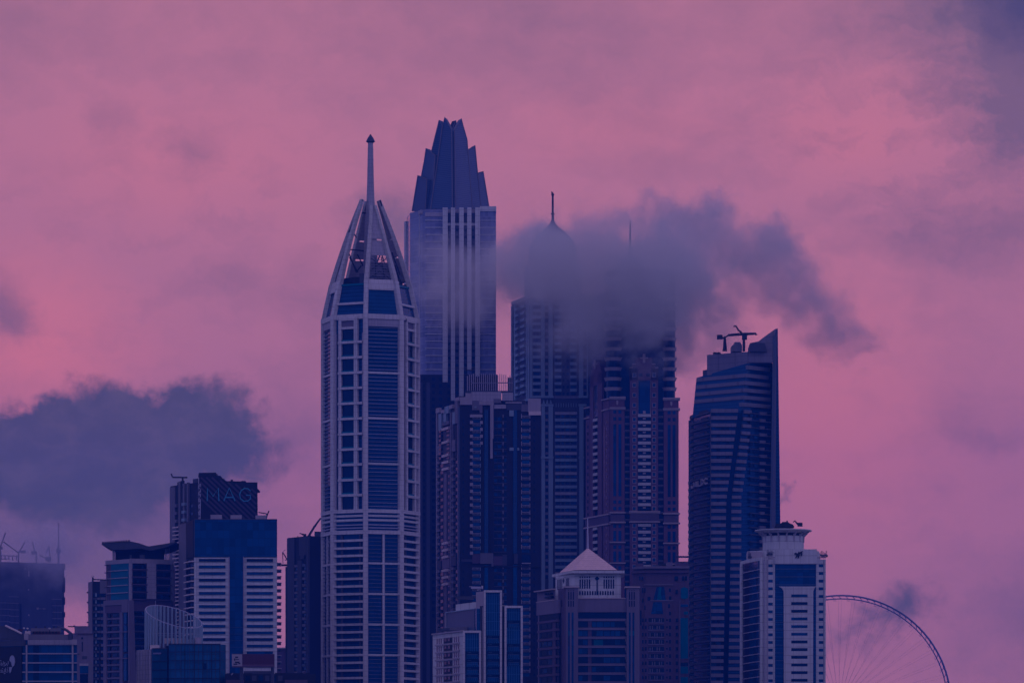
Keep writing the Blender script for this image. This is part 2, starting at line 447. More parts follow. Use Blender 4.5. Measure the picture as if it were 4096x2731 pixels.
# ================================================================== 1  the octagonal tower with the needle spire
def spire_tower():
    Yc = 2000.0
    T = Thing('spire_tower', 'octagonal tower of blue glass and pale piers with leaning fins and a needle spire', 'skyscraper', 1482, Yc)
    cx = X(1482, Yc); R0 = 193 * Yc / F; Yb = 1977.5
    ang = [R(176.1 + 45 * i) for i in range(8)]
    def V(i, r=R0, z=0.0): a = ang[i % 8]; return Vector((cx + r * math.cos(a), Yc + r * math.sin(a), z))
    def ring(r, z): return [V(i, r, z) for i in range(8)]
    ze, zt = Z(1262, Yb), Z(1127, Yb)
    R1 = 158 * Yc / F
    T.part('glass_body', MB().prism(ring(R0 - 0.8, 0), ring(R0 - 0.8, ze)), 'glass_lined')
    T.part('glass_facet', MB().prism(ring(R0 - 0.9, ze), ring(R1 - 0.5, zt)), 'glass_lined')
    def fc(i):
        f = Face.__new__(Face); f.th = T; a, b = V(i), V(i + 1)
        f.A = Vector((a.x, a.y)); f.t = (Vector((b.x, b.y)) - f.A).normalized(); f.n = Vector((f.t.y, -f.t.x)); f.Yr = Yb
        f.len = 2 * R0 * math.sin(R(22.5)); f.rz = math.atan2(f.t.y, f.t.x); return f
    class LF:  # local-length access on a face
        def __init__(s, f): s.f = f
        def box(s, name, a, b, y0, y1, mat, d1=0.3, d0=-0.9, sub=None):
            f = s.f; u0, u1 = a * f.len, b * f.len; z1, z0 = Z(y0, Yb), Z(y1, Yb)
            c = f.A + f.t * ((u0 + u1) / 2) + f.n * ((d0 + d1) / 2)
            T.q.setdefault(name, []).append(dict(d=(u1 - u0, d1 - d0, z1 - z0), mat=mat, sub=sub or [], area=(u1 - u0) * (y1 - y0) * (1 if f.n.y < 0 else 0.02),
                m=Matrix.Translation((c.x, c.y, (z0 + z1) / 2)) @ Matrix.Rotation(f.rz, 4, 'Z')))
    for i in range(8):                                  # corner piers
        a = V(i, R0 - 0.3)
        zz = Z(2120, Yb)
        wd = 2.2
        T.part('pier', MB().box((a.x, a.y, ze / 2 + .5), (wd, 1.9, ze + 1), ang[i] + R(90)), 'white_panel')
    F8 = [LF(fc(i)) for i in range(8)]
    e = 0.055
    for i in (0, 1, 2, 3, 4):
        f = F8[i]; vis = i < 4
        f.box('belt', e, 1 - e, 1254, 1274, 'white_panel', 0.5)
        for (a, b) in ((2035, 2049), (2119, 2134)): f.box('belt', 0, 1, a, b, 'white_panel', 0.9)
        for (a, b) in ((2057, 2065), (2074, 2083)): f.box('belt', e, 1 - e, a, b, 'white_panel', 0.5)
        for (a, b) in ((2095, 2099), (2107, 2111)): f.box('belt', e, 1 - e, a, b, 'pale_steel', 0.3)
        if i % 2 == 0:                                   # flat glazed faces
            f.box('louvre_panel', e, 1 - e, 1275, 1303, 'grey_panel', 0.1)
            for y in (1489, 1671, 1853): f.box('transom', e, 1 - e, y - 4, y + 4, 'white_panel', 0.4)
            f.box('mullion', 0.47, 0.53, 2134, 2790, 'white_panel', 0.4)
            for k in range(5):
                y = 2251 + 122.3 * k; f.box('transom', 0.03, 1 - 0.03, y - 4, y + 4, 'white_panel', 0.55)
            y = 1308
            while y < 2030:                              # floor lines
                f.box('floor_line', e, 1 - e, y, y + 1.6, 'pale_steel' if (int(y) // 15) % 3 else 'steel', 0.05); y += 15.2
            y = 2148
            while y < 2740:
                f.box('floor_line', e, 1 - e, y, y + 1.3, 'steel', 0.05); y += 15.2
        else:                                            # framed balcony bays
            f.box('bay_column', 0.20, 0.285, 1268, 2036, 'white_panel', 1.0)
            f.box('bay_column', 0.67, 0.775, 1268, 2036, 'white_panel', 1.0)
            f.box('bay_column', 0.055, 0.115, 1330, 2036, 'grey_panel', 0.2)
            f.box('bay_column', 0.90, 0.945, 1330, 2036, 'grey_panel', 0.2)
            f.box('bay_head', 0.20, 0.775, 1264, 1279, 'white_panel', 1.1)
            f.box('louvre_panel', 0.285, 0.67, 1279, 1304, 'mauve', 0.2)
            f.box('bay_recess', 0.285, 0.67, 1314, 2036, 'glass_dim', -0.3, -0.95)
            f.box('beam', 0.285, 0.67, 1304, 1313, 'white_panel', 0.9)
            for k in range(11):
                y = 1366.5 + 61.2 * k
                f.box('beam', 0.19, 0.93, y - 4.6, y + 4.6, 'white_panel', 1.35)
                f.box('balustrade', 0.29, 0.665, y - 11, y - 5, 'glass_teal', 0.8, 0.6)
            for k in range(20):
                y = 2159.5 + 30.55 * k
                f.box('balcony', 0.045, 0.955, y - 4.6, y + 4.2, 'white_panel', 0.75)
            f.box('bay_column', 0.24, 0.30, 2134, 2790, 'slate', 0.0); f.box('bay_column', 0.80, 0.85, 2134, 2790, 'slate', 0.0)
    # sloping crown: ribs, bands, then the four fins
    def slope(i, f, s=1.0): return V(i, (R0 + (R1 - R0) * f) * s, ze + (zt - ze) * f)
    for i in range(8):
        T.part('pier', MB().tube([V(i, R0 - 0.2, ze - 1), V(i, R1, zt + 1)], 1.45, 4), 'white_panel')
    for i in range(5):
        def band(fa, fb, mat, out=0.35):
            m = MB(); q = []
            for s in (out, -1.0):
                for (j, f_) in ((i, fa), (i + 1, fa), (i + 1, fb), (i, fb)):
                    r = R0 + (R1 - R0) * f_ + s; q.append(V(j, r, ze + (zt - ze) * f_))
            T.part('belt', m.prism(q[:4], q[4:]), mat)
        band(0.80, 1.0, 'white_panel') if i % 2 == 0 else band(0.36, 0.425, 'white_panel')
        if i % 2: band(0.94, 1.0, 'glass_teal', 0.1)
    ztop = Z(774, Yb); Rt = 36 * Yc / F
    for i in (0, 2, 4, 6):
        mid = (ang[i] + ang[(i + 1) % 8]) / 2 if i != 6 else ang[6] + R(22.5)
        rad = Vector((math.cos(mid), math.sin(mid), 0)); tan = Vector((-rad.y, rad.x, 0))
        a0, b0 = V(i, R1, zt), V(i + 1, R1, zt)
        ctr = Vector((cx, Yc, 0))
        tip = ctr + rad * Rt; tip.z = ztop if i != 2 else Z(800, Yb)
        wt = 0.75
        a1, b1 = tip - tan * wt, tip + tan * wt
        if (a1 - a0).length > (b1 - a0).length: a1, b1 = b1, a1
        def lerp(p, q, f):
            v = p.lerp(q, f); bow = 0.7 * math.sin(math.pi * f)
            return v + rad * bow
        N = 8
        for (p, q) in ((a0, a1), (b0, b1)):
            T.part('fin_rib', MB().tube([lerp(p, q, k / N) for k in range(N + 1)], 1.5, 4, 1.0), 'fin_panel_shaded')
        def web(f0, f1, inset, mat, name='fin_web'):
            m = MB(); K = 5
            for k in range(K):
                fa, fb = f0 + (f1 - f0) * k / K, f0 + (f1 - f0) * (k + 1) / K
                o = rad * -inset; o2 = rad * -(inset + 0.6)
                qd = [lerp(a0, a1, fa), lerp(b0, b1, fa), lerp(b0, b1, fb), lerp(a0, a1, fb)]
                m.prism([v + o for v in qd], [v + o2 for v in qd])
            return T.part(name, m, mat)
        web(0.57, 1.0, 0.1, 'grey_panel')
        web(0.36, 0.55, 0.7, 'grey_panel')
        if i != 2: web(0.06, 0.34, 0.8, 'grey_panel')
        web(0.0, 0.05, -0.3, 'white_panel')
        if i == 2:
            web(0.05, 0.27, 2.0, 'grey_wall')
            for k in range(9):
                f_ = 0.07 + k * 0.033
                T.part('crossbar', MB().tube([lerp(a0, a1, f_), lerp(b0, b1, f_)], 0.17, 4), 'steel')
            for (u0, f0, u1, f1) in ((.1, .15, .9, .33), (.9, .15, .1, .33), (.1, .06, .5, .16), (.9, .06, .5, .16), (.35, .06, .35, .34), (.66, .06, .66, .34)):
                T.part('brace', MB().tube([lerp(a0, a1, f0).lerp(lerp(b0, b1, f0), u0) - rad, lerp(a0, a1, f1).lerp(lerp(b0, b1, f1), u1) - rad], 0.24, 4), 'dark_steel')
        q = tip.copy(); q.z = Z(826, Yb)
        T.part('strut', MB().tube([q, ctr + Vector((0, 0, q.z))], 0.35, 5), 'dark_steel')
    zy = lambda y: Z(y, Yc)
    sp = [(30, 1127), (27, 1000), (23, 900), (18, 830), (15.5, 792), (13.6, 730), (12, 660), (10.8, 600), (10.2, 572)]
    s_ = T.part('spire', MB().lathe((cx, Yc), [(r * Yc / F, zy(y)) for r, y in sp], 12), 'grey_panel')
    T.part('spire_cap', MB().lathe((cx, Yc), [(r * Yc / F, zy(y)) for r, y in ((8, 574), (18.5, 568), (17.5, 565), (9.5, 549), (8, 548), (1, 537))], 8), 'slate', parent=s_)
    for y in (600, 640, 680, 728, 775): T.part('collar', MB().lathe((cx, Yc), [((11 + (y - 560) * .017) * Yc / F, zy(y)), ((11 + (y - 560) * .017) * Yc / F, zy(y - 3))], 12), 'grey_panel', parent=s_)
    # plant and steel bracing under the fins
    T.part('plant_room', MB().lathe((cx, Yc), [(15.5, zt - 1), (15.5, Z(1098, Yb))], 8, .4), 'dark_wall')
    T.part('plant_room', MB().box((X(1447, Yb), Yb + 8, Z(1112, Yb)), (2.6, 3, 6)), 'slate')
    for (a, b) in (((1398, 1030), (1432, 1090)), ((1392, 1003), (1424, 1086)), ((1424, 1090), (1446, 1062)), ((1430, 1018), (1452, 1064)), ((1398, 998), (1455, 1003)),
                   ((1504, 1060), (1524, 1010)), ((1524, 1010), (1540, 1060)), ((1506, 1070), (1540, 1068)), ((1580, 1060), (1598, 1125)), ((1568, 1010), (1600, 1100)), ((1434, 870), (1418, 905)), ((1412, 925), (1425, 950)),
                   ((1395, 930), (1450, 800)), ((1520, 800), (1560, 930))):
        T.part('brace', MB().tube([pt(*a, Yc + rnd.uniform(-4, 6)), pt(*b, Yc + rnd.uniform(-4, 6))], 0.32, 5), 'dark_steel')
    T.finish()
spire_tower()

# ================================================================== 2  the tower with the crystal crown
def crystal_tower():
    Y = 2420.0
    T = Thing('crystal_tower', 'pale ribbed skyscraper topped by a tall crown of overlapping dark pointed blades', 'skyscraper', 1800, Y)
    T.body('glass_body', [(1626, Y + 36), (1640, Y + 14), (1690, Y + 2), (1706, Y), (1984, Y), (1978, Y + 48), (1640, Y + 60)], 838, 'glass_pale', z0=Z(1500, Y))
    T.body('wall', [(1640, Y + 34), (1676, Y - 2), (1990, Y - 2), (1984, Y + 52), (1640, Y + 62)], 1499, 'dark_wall', Yr=Y)
    f = T.face(1640, Y, 1984, Y)
    for (a, b, yb) in ((1771, 1791, 1530), (1804, 1820, 1604), (1836.5, 1855, 1586), (1869, 1886, 1480), (1901, 1920, 1640)):
        f.box('rib', a, b, 833, yb, 'white_paint', 2.9, -0.2)
    for (a, b) in ((1791, 1804), (1820, 1836.5), (1855, 1869), (1886, 1901)):
        f.box('recess', a, b, 850, 1640, 'slate', 0.25, -0.3)  # recess lightened to slate, mist put into the colour
        f.box('spandrel', a, b, 893, 903, 'white_paint', 0.9, -0.2)
        f.box('spandrel', a, b, 838, 852, 'grey_panel', 0.6, -0.2)
        for k in range(24): f.box('window', a + 1, b - 1, 915 + 28.4 * k, 926 + 28.4 * k, 'glass_black', 0.35, 0.1)
    f.box('parapet', 1700, 1771, 850, 866, 'grey_panel', 0.5); f.box('parapet', 1920, 1985, 826, 846, 'white_paint', 0.7, -6)
    for k in range(26):
        y = 882 + 28.4 * k
        if y < 1500:
            f.box('floor_band', 1700, 1771, y - 1.5, y + 1.5, 'white_paint', 0.5)
            f.box('floor_band', 1920, 1984.5, y - 1.2, y + 1.2, 'white_paint', 0.45)
    f2 = T.face(1626, Y + 36, 1694, Y + 1, Yr=Y)
    for (a, b) in ((1625, 1631), (1643, 1649), (1655, 1660), (1666, 1671), (1679, 1686)): f2.box('rib', a, b, 852, 1500, 'white_paint', 1.3, -0.2)
    f2.box('parapet', 1640, 1692, 838, 854, 'grey_panel', 1.5)
    for k in range(22): f2.box('floor_band', 1649, 1692, 882 + 28.4 * k, 885 + 28.4 * k, 'grey_panel', 0.3)
    for k in range(36):
        y = 1510 + 27 * k
        if y < 2560:
            for (a, b) in ((1728, 1740), (1757, 1769), (1790, 1801), (1822, 1834)):
                if b < 1745 or y < 1640: f.win(a, b, y, y + 13, 'glass_black', d1=2.06)
            f.win(1694, 1700, y, y + 12, 'glass_black', d1=2.06)
    f.box('pilaster', 1681, 1690, 1530, 2790, 'slate', 2.3, 1.9); f.box('pilaster', 1706, 1720, 1530, 2790, 'slate', 2.2, 1.9)
    # crown: blades (px outline, distance) given thickness; nearest corner is the dark slot in the middle
    ZB = 845
    def blade(outline, dep=2.6, mat='blade_shaded'):
        lo = [pt(x, y, Y + d) for x, y, d in outline]
        n = (lo[1] - lo[0]).cross(lo[2] - lo[0]).normalized()
        if n.y < 0: n = -n
        bl_ = T.part('crown_blade', MB().prism(lo, [v + n * dep for v in lo]), mat)
        T.part('edge_trim', MB().tube([v - n * .1 for v in lo[1:] + lo[:1]], .30, 4), 'grey_wall', parent=bl_)
    T.body('plinth', [(1652, Y + 40), (1700, Y + 8), (1950, Y + 8), (1960, Y + 40)], 828, 'slate', Yr=Y, z0=Z(850, Y))
    T.part('crown_core', MB().prism([pt(1668, 838, Y + 42), pt(1812, 838, Y + 14), pt(1944, 838, Y + 42), pt(1806, 838, Y + 66)],
                                   [pt(1784, 575, Y + 40), pt(1812, 580, Y + 31), pt(1838, 575, Y + 40), pt(1812, 575, Y + 46)]), 'dark_steel')
    # left faces: far outer, middle, main, then inner tip
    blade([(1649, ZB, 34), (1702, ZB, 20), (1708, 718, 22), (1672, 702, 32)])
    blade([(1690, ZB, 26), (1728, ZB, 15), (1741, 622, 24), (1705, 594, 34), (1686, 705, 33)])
    blade([(1727, ZB, 20), (1760, ZB, 12), (1773, 512, 30), (1757, 481, 33), (1727, 604, 29)], mat='blade_shaded')
    blade([(1722, ZB, 14), (1810, ZB, 4), (1807, 520, 24), (1779, 470, 30), (1769, 512, 28)], mat='blade_shaded')
    blade([(1812, 700, 24), (1826, 700, 28), (1827, 500, 40), (1823, 482, 42), (1808, 520, 40)], mat='dark_steel')
    # right faces
    blade([(1823, ZB, 4), (1890, ZB, 14), (1868, 560, 27), (1845, 475, 32), (1818, 522, 25)], mat='blade_lit')
    blade([(1846, ZB, 12), (1925, ZB, 24), (1899, 582, 33), (1876, 598, 28), (1842, 625, 22)], mat='blade_lit')
    blade([(1878, ZB, 18), (1958, ZB, 33), (1932, 686, 40), (1916, 691, 34), (1872, 720, 28)], mat='blade_lit')
    T.finish()
crystal_tower()

# ================================================================== 3  the domed tower in the cloud
def domed_tower():
    Y = 2340.0
    T = Thing('domed_tower', 'tall balconied tower whose onion dome and spire rise out of the cloud', 'skyscraper', 2211, Y)
    T.body('wall', [(2049, Y + 34), (2125, Y), (2360, Y), (2372, Y + 60), (2060, Y + 70)], 1182, 'slate')  # slate in place of a darker wall, mist put into the colour
    T.body('wall', [(2098, Y + 14), (2326, Y + 14), (2320, Y + 60), (2104, Y + 60)], 1048, 'slate', Yr=Y)
    T.body('cornice', [(2045, Y + 33), (2123, Y - 1.5), (2362, Y - 1.5), (2370, Y + 50), (2060, Y + 60)], 1178, 'stone', Yr=Y, z0=Z(1192, Y))
    f = T.face(2125, Y, 2360, Y); l = T.face(2049, Y + 34, 2125, Y, Yr=Y)
    ys = [1560.7 - 26.55 * k for k in range(14)]
    for (a, b) in ((2120, 2130), (2164, 2179), (2194, 2211), (2316, 2333), (2347, 2360)): f.box('pier', a, b, 1195, 1584, 'pier_stone', 1.2)
    for (a, b) in ((2049, 2053), (2061, 2066), (2109, 2112), (2116, 2121)): l.box('pier', a, b, 1195, 1592, 'pier_stone', 0.8)
    for y in ys:
        for (a, b) in ((2131, 2163), (2218, 2246), (2280, 2307)): f.balcony(a, b, y - 5.5, y + 5.5, 'pier_stone', 1.2)
        for (a, b) in ((2180, 2193), (2334, 2346)):
            f.box('sill_panel', a, b, y - 4, y + 5.5, 'band_grey', 0.5); f.win(a + 1, b - 1, y + 6, y + 20, 'glass_black')
        l.balcony(2069, 2081, y - 3, y + 7, 'pier_stone', 1.6); l.balcony(2091, 2107, y - 4, y + 6, 'pier_stone', 1.6)
        l.win(2054, 2060, y - 2, y + 10, 'glass_black'); l.win(2112, 2116, y - 2, y + 10, 'glass_black')
        for (a, b) in ((2222, 2243), (2284, 2303), (2250, 2258), (2266, 2276), (2136, 2158)): f.win(a, b, y + 8, y + 19, rnd.choice(('glass_black', 'glass', 'glass_dim')))
    # cornice and frieze
    for (a, b, c) in ((1583, 1592, 1.6), (1616, 1625, 1.3)):
        f.box('cornice', 2120, 2214, a, b, 'pier_stone', c); f.box('cornice', 2314, 2364, a, b, 'pier_stone', c)
    f.box('cornice', 2214, 2314, 1583, 1594, 'band_grey', 0.5)
    l.box('cornice', 2049, 2125, 1592, 1600, 'pier_stone', 1.4)
    f.box('frieze', 2166, 2212, 1593, 1615, 'slate', 0.3); f.box('frieze', 2316, 2334, 1593, 1615, 'slate', 0.3)
    for k in range(3):
        a = 2170 + 14 * k
        T.part('ornament', MB().prism([f.p3(a, 1614, .7), f.p3(a + 10, 1614, .7), f.p3(a + 5, 1597, .7)], [f.p3(a, 1614, .2), f.p3(a + 10, 1614, .2), f.p3(a + 5, 1597, .2)]), 'pier_stone')
    for k in range(9): f.box('baluster', 2223 + 10 * k, 2225.5 + 10 * k, 1612, 1628, 'pier_stone', 0.4)
    for (a, b) in ((2166, 2180), (2194, 2212), (2317, 2334)): f.box('pier', a, b, 1626, 2790, 'pier_stone', 1.2)
    f.box('cornice', 2164, 2214, 1826, 1834, 'pier_stone', 1.6); f.box('cornice', 2315, 2336, 1826, 1834, 'pier_stone', 1.6)
    for k in range(25):
        y = 1653 + 26.7 * k
        f.balcony(2220, 2308, y - 5.5, y + 5.5, 'pier_stone' if k % 3 else 'stone', 1.0)
        f.box('sill_panel', 2181, 2193, y - 5, y + 4, 'band_grey', 0.5); f.win(2182, 2192, y + 5, y + 19, 'glass_black')
        for (a, b) in ((2224, 2240), (2246, 2256), (2262, 2278), (2284, 2304)): f.win(a, b, y + 7, y + 17, rnd.choice(('glass_black', 'glass', 'glass_dim')))
    cx, Yc = X(2211, Y + 36), Y + 36
    s = Y / F
    d = T.part('dome', MB().lathe((cx, Yc), [(r * s, Z(y, Y)) for r, y in ((95, 1060), (99, 1010), (96, 968), (90, 945), (80, 926), (64, 906), (44, 888), (24, 872), (12, 858), (6, 845))], 32), 'slate', smooth=True)
    T.part('spire', MB().lathe((cx, Yc), [(r * s, Z(y, Y)) for r, y in ((6, 848), (4.6, 822), (8, 820), (8, 817), (4.4, 815), (4, 745), (6, 743), (6, 738), (2, 736), (2, 730))], 10), 'dark_steel', parent=d)
    T.part('spire', MB().tube([(cx - 5 * s, Yc, Z(728, Y)), (cx - 4 * s, Yc, Z(737, Y))], 0.25), 'dark_steel', parent=d)
    T.finish()
domed_tower()

# ================================================================== 4  the red brick tower with round balconies
def brick_tower():
    Y = 2280.0
    T = Thing('brick_tower', 'red brick tower with stepped gables and round balcony stacks, its top lost in the cloud', 'skyscraper', 2560, Y)
    T.body('glass_body', [(2346, Y + 34), (2440, Y + 3), (2712, Y + 3), (2716, Y + 60), (2360, Y + 70)], 1590, 'glass_dim')
    T.body('glass_body', [(2424, Y + 14), (2432, Y + 4), (2692, Y + 4), (2692, Y + 55), (2424, Y + 55)], 1075, 'glass_dim', Yr=Y, z0=Z(1592, Y))
    T.body('glass_body', [(2352, Y + 36), (2424, Y + 16), (2424, Y + 50), (2356, Y + 55)], 1150, 'glass_dim', Yr=Y, z0=Z(1594, Y))
    cx, Yc, s = X(2521, Y + 30), Y + 30, Y / F
    d = T.part('dome', MB().lathe((cx, Yc), [(r * s, Z(y, Y)) for r, y in ((70, 1076), (66, 1040), (50, 1020), (30, 1008), (14, 998), (6, 984), (5, 970))], 24), 'slate', smooth=True)
    T.part('spire', MB().lathe((cx, Yc), [(r * s, Z(y, Y)) for r, y in ((5, 985), (3.4, 900), (1.8, 852))], 8), 'dark_steel', parent=d)
    f = T.face(2440, Y, 2716, Y); l = T.face(2346, Y + 34, 2440, Y, Yr=Y)
    # round balconies above the brick shoulders
    for (c, r) in ((2454, 36), (2676, 30)):
        T.part('bay', MB().lathe((X(c, Y + 6), Y + 6), [((r - 5) * s, Z(1592, Y)), ((r - 5) * s, Z(1080, Y))], 16), 'glass_dim')
        for k in range(12):
            y = 1555 - 40 * k
            b = T.part('balcony', MB().lathe((X(c, Y + 6), Y + 6), [((r - 3) * s, Z(y + 5, Y)), ((r - 1) * s, Z(y + 1, Y)), (r * s, Z(y - 4, Y)), ((r + 2) * s, Z(y - 6, Y)), ((r + 2) * s, Z(y - 8, Y))], 20), 'brick_trim')
            T.part('railing', MB().lathe((X(c, Y + 6), Y + 6), [((r - 4) * s, Z(y - 8, Y)), ((r - 4) * s, Z(y - 16, Y))], 16), 'glass_black', parent=b)
    # brick piers
    def pier(face, x0, x1, ytop, name='brick_pier', d1=0.6): face.box(name, x0, x1, ytop, 2790, 'brick', d1, -0.4)
    def slots(face, xs, dy=0.0):
        for (a, b) in xs:
            face.win(a, b, 1696 + dy, 1984 + dy, 'glass', 'brick_trim', .22, d1=.72)
            for y in (1640, 1668, 2000, 2026, 2096, 2180, 2263): face.win(a, b, y + dy, y + 14 + dy, 'glass', 'brick_trim', .22, d1=.72)
            for y in (2122, 2204, 2286): face.win(a, b, y + dy, y + 42 + dy, 'glass', 'brick_trim', .22, d1=.72)
    pier(f, 2441, 2498, 1592); pier(f, 2655, 2714, 1592)
    slots(f, ((2453, 2465), (2473.5, 2485.5))); slots(f, ((2670.5, 2682.5), (2690, 2702)), 3)
    for (a, b, dy) in ((2438, 2502, 0), (2652, 2720, 4)):
        for (y0, y1, o) in ((1587, 1594, 1.9), (1594, 1599, 1.2), (1629, 1634, 1.9), (1634, 1639, 1.3), (2047, 2053, 2.0), (2086, 2092, 2.2), (2166, 2171, 1.8), (2249, 2254, 1.8)):
            f.box('cornice', a, b, y0 + dy, y1 + dy, 'brick_trim', o)
        m = (a + b) / 2 - 1
        T.part('ornament', MB().prism([f.p3(m - 4, 1602 + dy, 1), f.p3(m + 4, 1602 + dy, 1), f.p3(m + 4, 1614 + dy, 1), f.p3(m, 1621 + dy, 1), f.p3(m - 4, 1614 + dy, 1)],
                                      [f.p3(m - 4, 1602 + dy, .5), f.p3(m + 4, 1602 + dy, .5), f.p3(m + 4, 1614 + dy, .5), f.p3(m, 1621 + dy, .5), f.p3(m - 4, 1614 + dy, .5)]), 'brick_trim')
        for k in range(7): f.box('louvre', a + 4, b - 4, 2054 + 4.6 * k + dy, 2056.3 + 4.6 * k + dy, 'mauve', 0.9, 0.4)
    # centre gable
    f.box('brick_pier', 2519, 2551, 1471, 2790, 'brick', 1.5, -0.4); f.box('brick_pier', 2604, 2632, 1471, 2790, 'brick', 1.5, -0.4)
    T.slab('gable', [(2519, 1520), (2519, 1470), (2529, 1470), (2529, 1456), (2541, 1456), (2541, 1430), (2570, 1430), (2570, 1418), (2582, 1418), (2582, 1430), (2608, 1430), (2608, 1456), (2621, 1456), (2621, 1470), (2632, 1470), (2632, 1520)], Y - 1.5, 6, 'brick')
    f.box('finial', 2571, 2581, 1416, 1452, 'brick_trim', 2.0, 1.5); f.box('finial', 2560, 2592, 1430, 1436, 'brick_trim', 1.9, 1.5)
    for (a, b) in ((2519, 2530), (2621, 2632), (2529, 2541), (2608, 2621)): f.box('coping', a - 1, b + 1, 1455 if a in (2529, 2608) else 1469, 1459 if a in (2529, 2608) else 1473, 'brick_trim', 1.9, 1.4)
    f.win(2553, 2600, 1522, 1655, 'glass', 'brick_trim', .4, d1=.5)
    f.box('finial', 2572, 2582, 1644, 1656, 'brick_trim', 1.4, .3)
    ysw = [1501, 1541, 1581, 1621, 1650] + [1678 + 27.4 * k for k in range(14)] + [2102 + 27.3 * k for k in range(8)]
    f.wins([(2531, 2543), (2610, 2622)], ysw, 14, 'glass', 'brick_trim', .22)
    for e in T.q['window']:
        pass
    for e in T.q['window'][-2 * len(ysw):]: e['m'] = Matrix.Translation((0, -1.52, 0)) @ e['m']
    for y in (1500,):
        for (a, b) in ((2554, 2570), (2584, 2600)): f.win(a, b, 1494, 1507, 'glass_dim', d1=1.6)
    for k in range(23):
        y = 1663 + 27.35 * k
        if 2035 < y < 2090: continue
        f.balcony(2552, 2603, y - 6, y + 5, 'pale_stone', 1.9)
        f.box('window', 2553, 2602, y + 5, y + 21, 'glass_dim', .6, .2)
        f.box('planter', 2571, 2583, y + 9, y + 14, 'stone', 1.4, .6)
        f.win(2555, 2569, y + 7, y + 20, 'glass_black', d1=.75); f.win(2585, 2600, y + 7, y + 20, 'glass_black', d1=.75)
    for (y0, y1, o) in ((2044, 2050, 2.6), (2050, 2054, 2.1), (2085, 2090, 2.8)): f.box('cornice', 2516, 2640, y0, y1, 'brick_trim', o)
    for k in range(7): f.box('louvre', 2521, 2634, 2055 + 4.5 * k, 2057.3 + 4.5 * k, 'mauve', 1.9, 1.5)
    f.box('louvre', 2519, 2636, 2053, 2086, 'brick', 1.4, -.2)
    # recesses with small railings
    for (a, b) in ((2500, 2518), (2634, 2653)):
        for k in range(26): f.balcony(a, b, 1642 + 27.4 * k, 1645 + 27.4 * k, 'slate', 0.1, 'steel', 5.0)
    # left oblique side: narrow gable and slot bays
    l.box('brick_pier', 2347, 2362, 1640, 2790, 'brick', .5); l.box('brick_pier', 2366, 2379, 1478, 2790, 'brick', .9); l.box('brick_pier', 2397, 2413, 1478, 2790, 'brick', .9)
    l.box('brick_pier', 2417, 2440, 1598, 2790, 'brick', .6)
    q = [(2366, 1530), (2366, 1484), (2371, 1482), (2371, 1462), (2377, 1460), (2377, 1438), (2385, 1436), (2385, 1424), (2390, 1424), (2390, 1434), (2404, 1434), (2404, 1456), (2409, 1456), (2409, 1474), (2413, 1474), (2413, 1524)]
    T.part('gable', MB().prism([l.p3(a, b, .9) for a, b in q], [l.p3(a, b, -4) for a, b in q]), 'brick')
    l.box('finial', 2385, 2390, 1424, 1460, 'brick_trim', 1.3, .9); l.box('finial', 2380, 2396, 1440, 1444, 'brick_trim', 1.2, .9)
    l.win(2381, 2396, 1528, 1650, 'glass', 'brick_trim', .3, d1=.5)
    l.wins([(2372, 2376), (2400, 2405)], [y + 5 for y in ysw], 13, 'glass_black'); l.wins([(2427, 2431), (2352, 2355)], [y + 8 for y in ysw[5:]], 13, 'glass_black')
    for e in T.q['window'][-2 * len(ysw) - 2 * len(ysw[5:]):]: e['m'] = Matrix.Translation((-.35, -0.98, 0)) @ e['m']
    l.win(2420, 2424, 1700, 1990, 'glass_black', d1=.7)
    for k in range(23):
        y = 1667 + 27.35 * k
        if 2040 < y < 2095: continue
        l.balcony(2380, 2397, y - 6, y + 5, 'pale_stone', 1.3)
    for (y0, y1) in ((2053, 2059), (2092, 2098)): l.box('cornice', 2344, 2442, y0, y1, 'brick_trim', 1.6)
    for (y0, y1) in ((1592, 1597), (1634, 1639)): l.box('cornice', 2415, 2441, y0, y1, 'brick_trim', 1.5); l.box('cornice', 2344, 2364, y0 + 14, y1 + 14, 'brick_trim', 1.4)
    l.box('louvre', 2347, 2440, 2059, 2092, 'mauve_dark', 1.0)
    T.finish()
brick_tower()

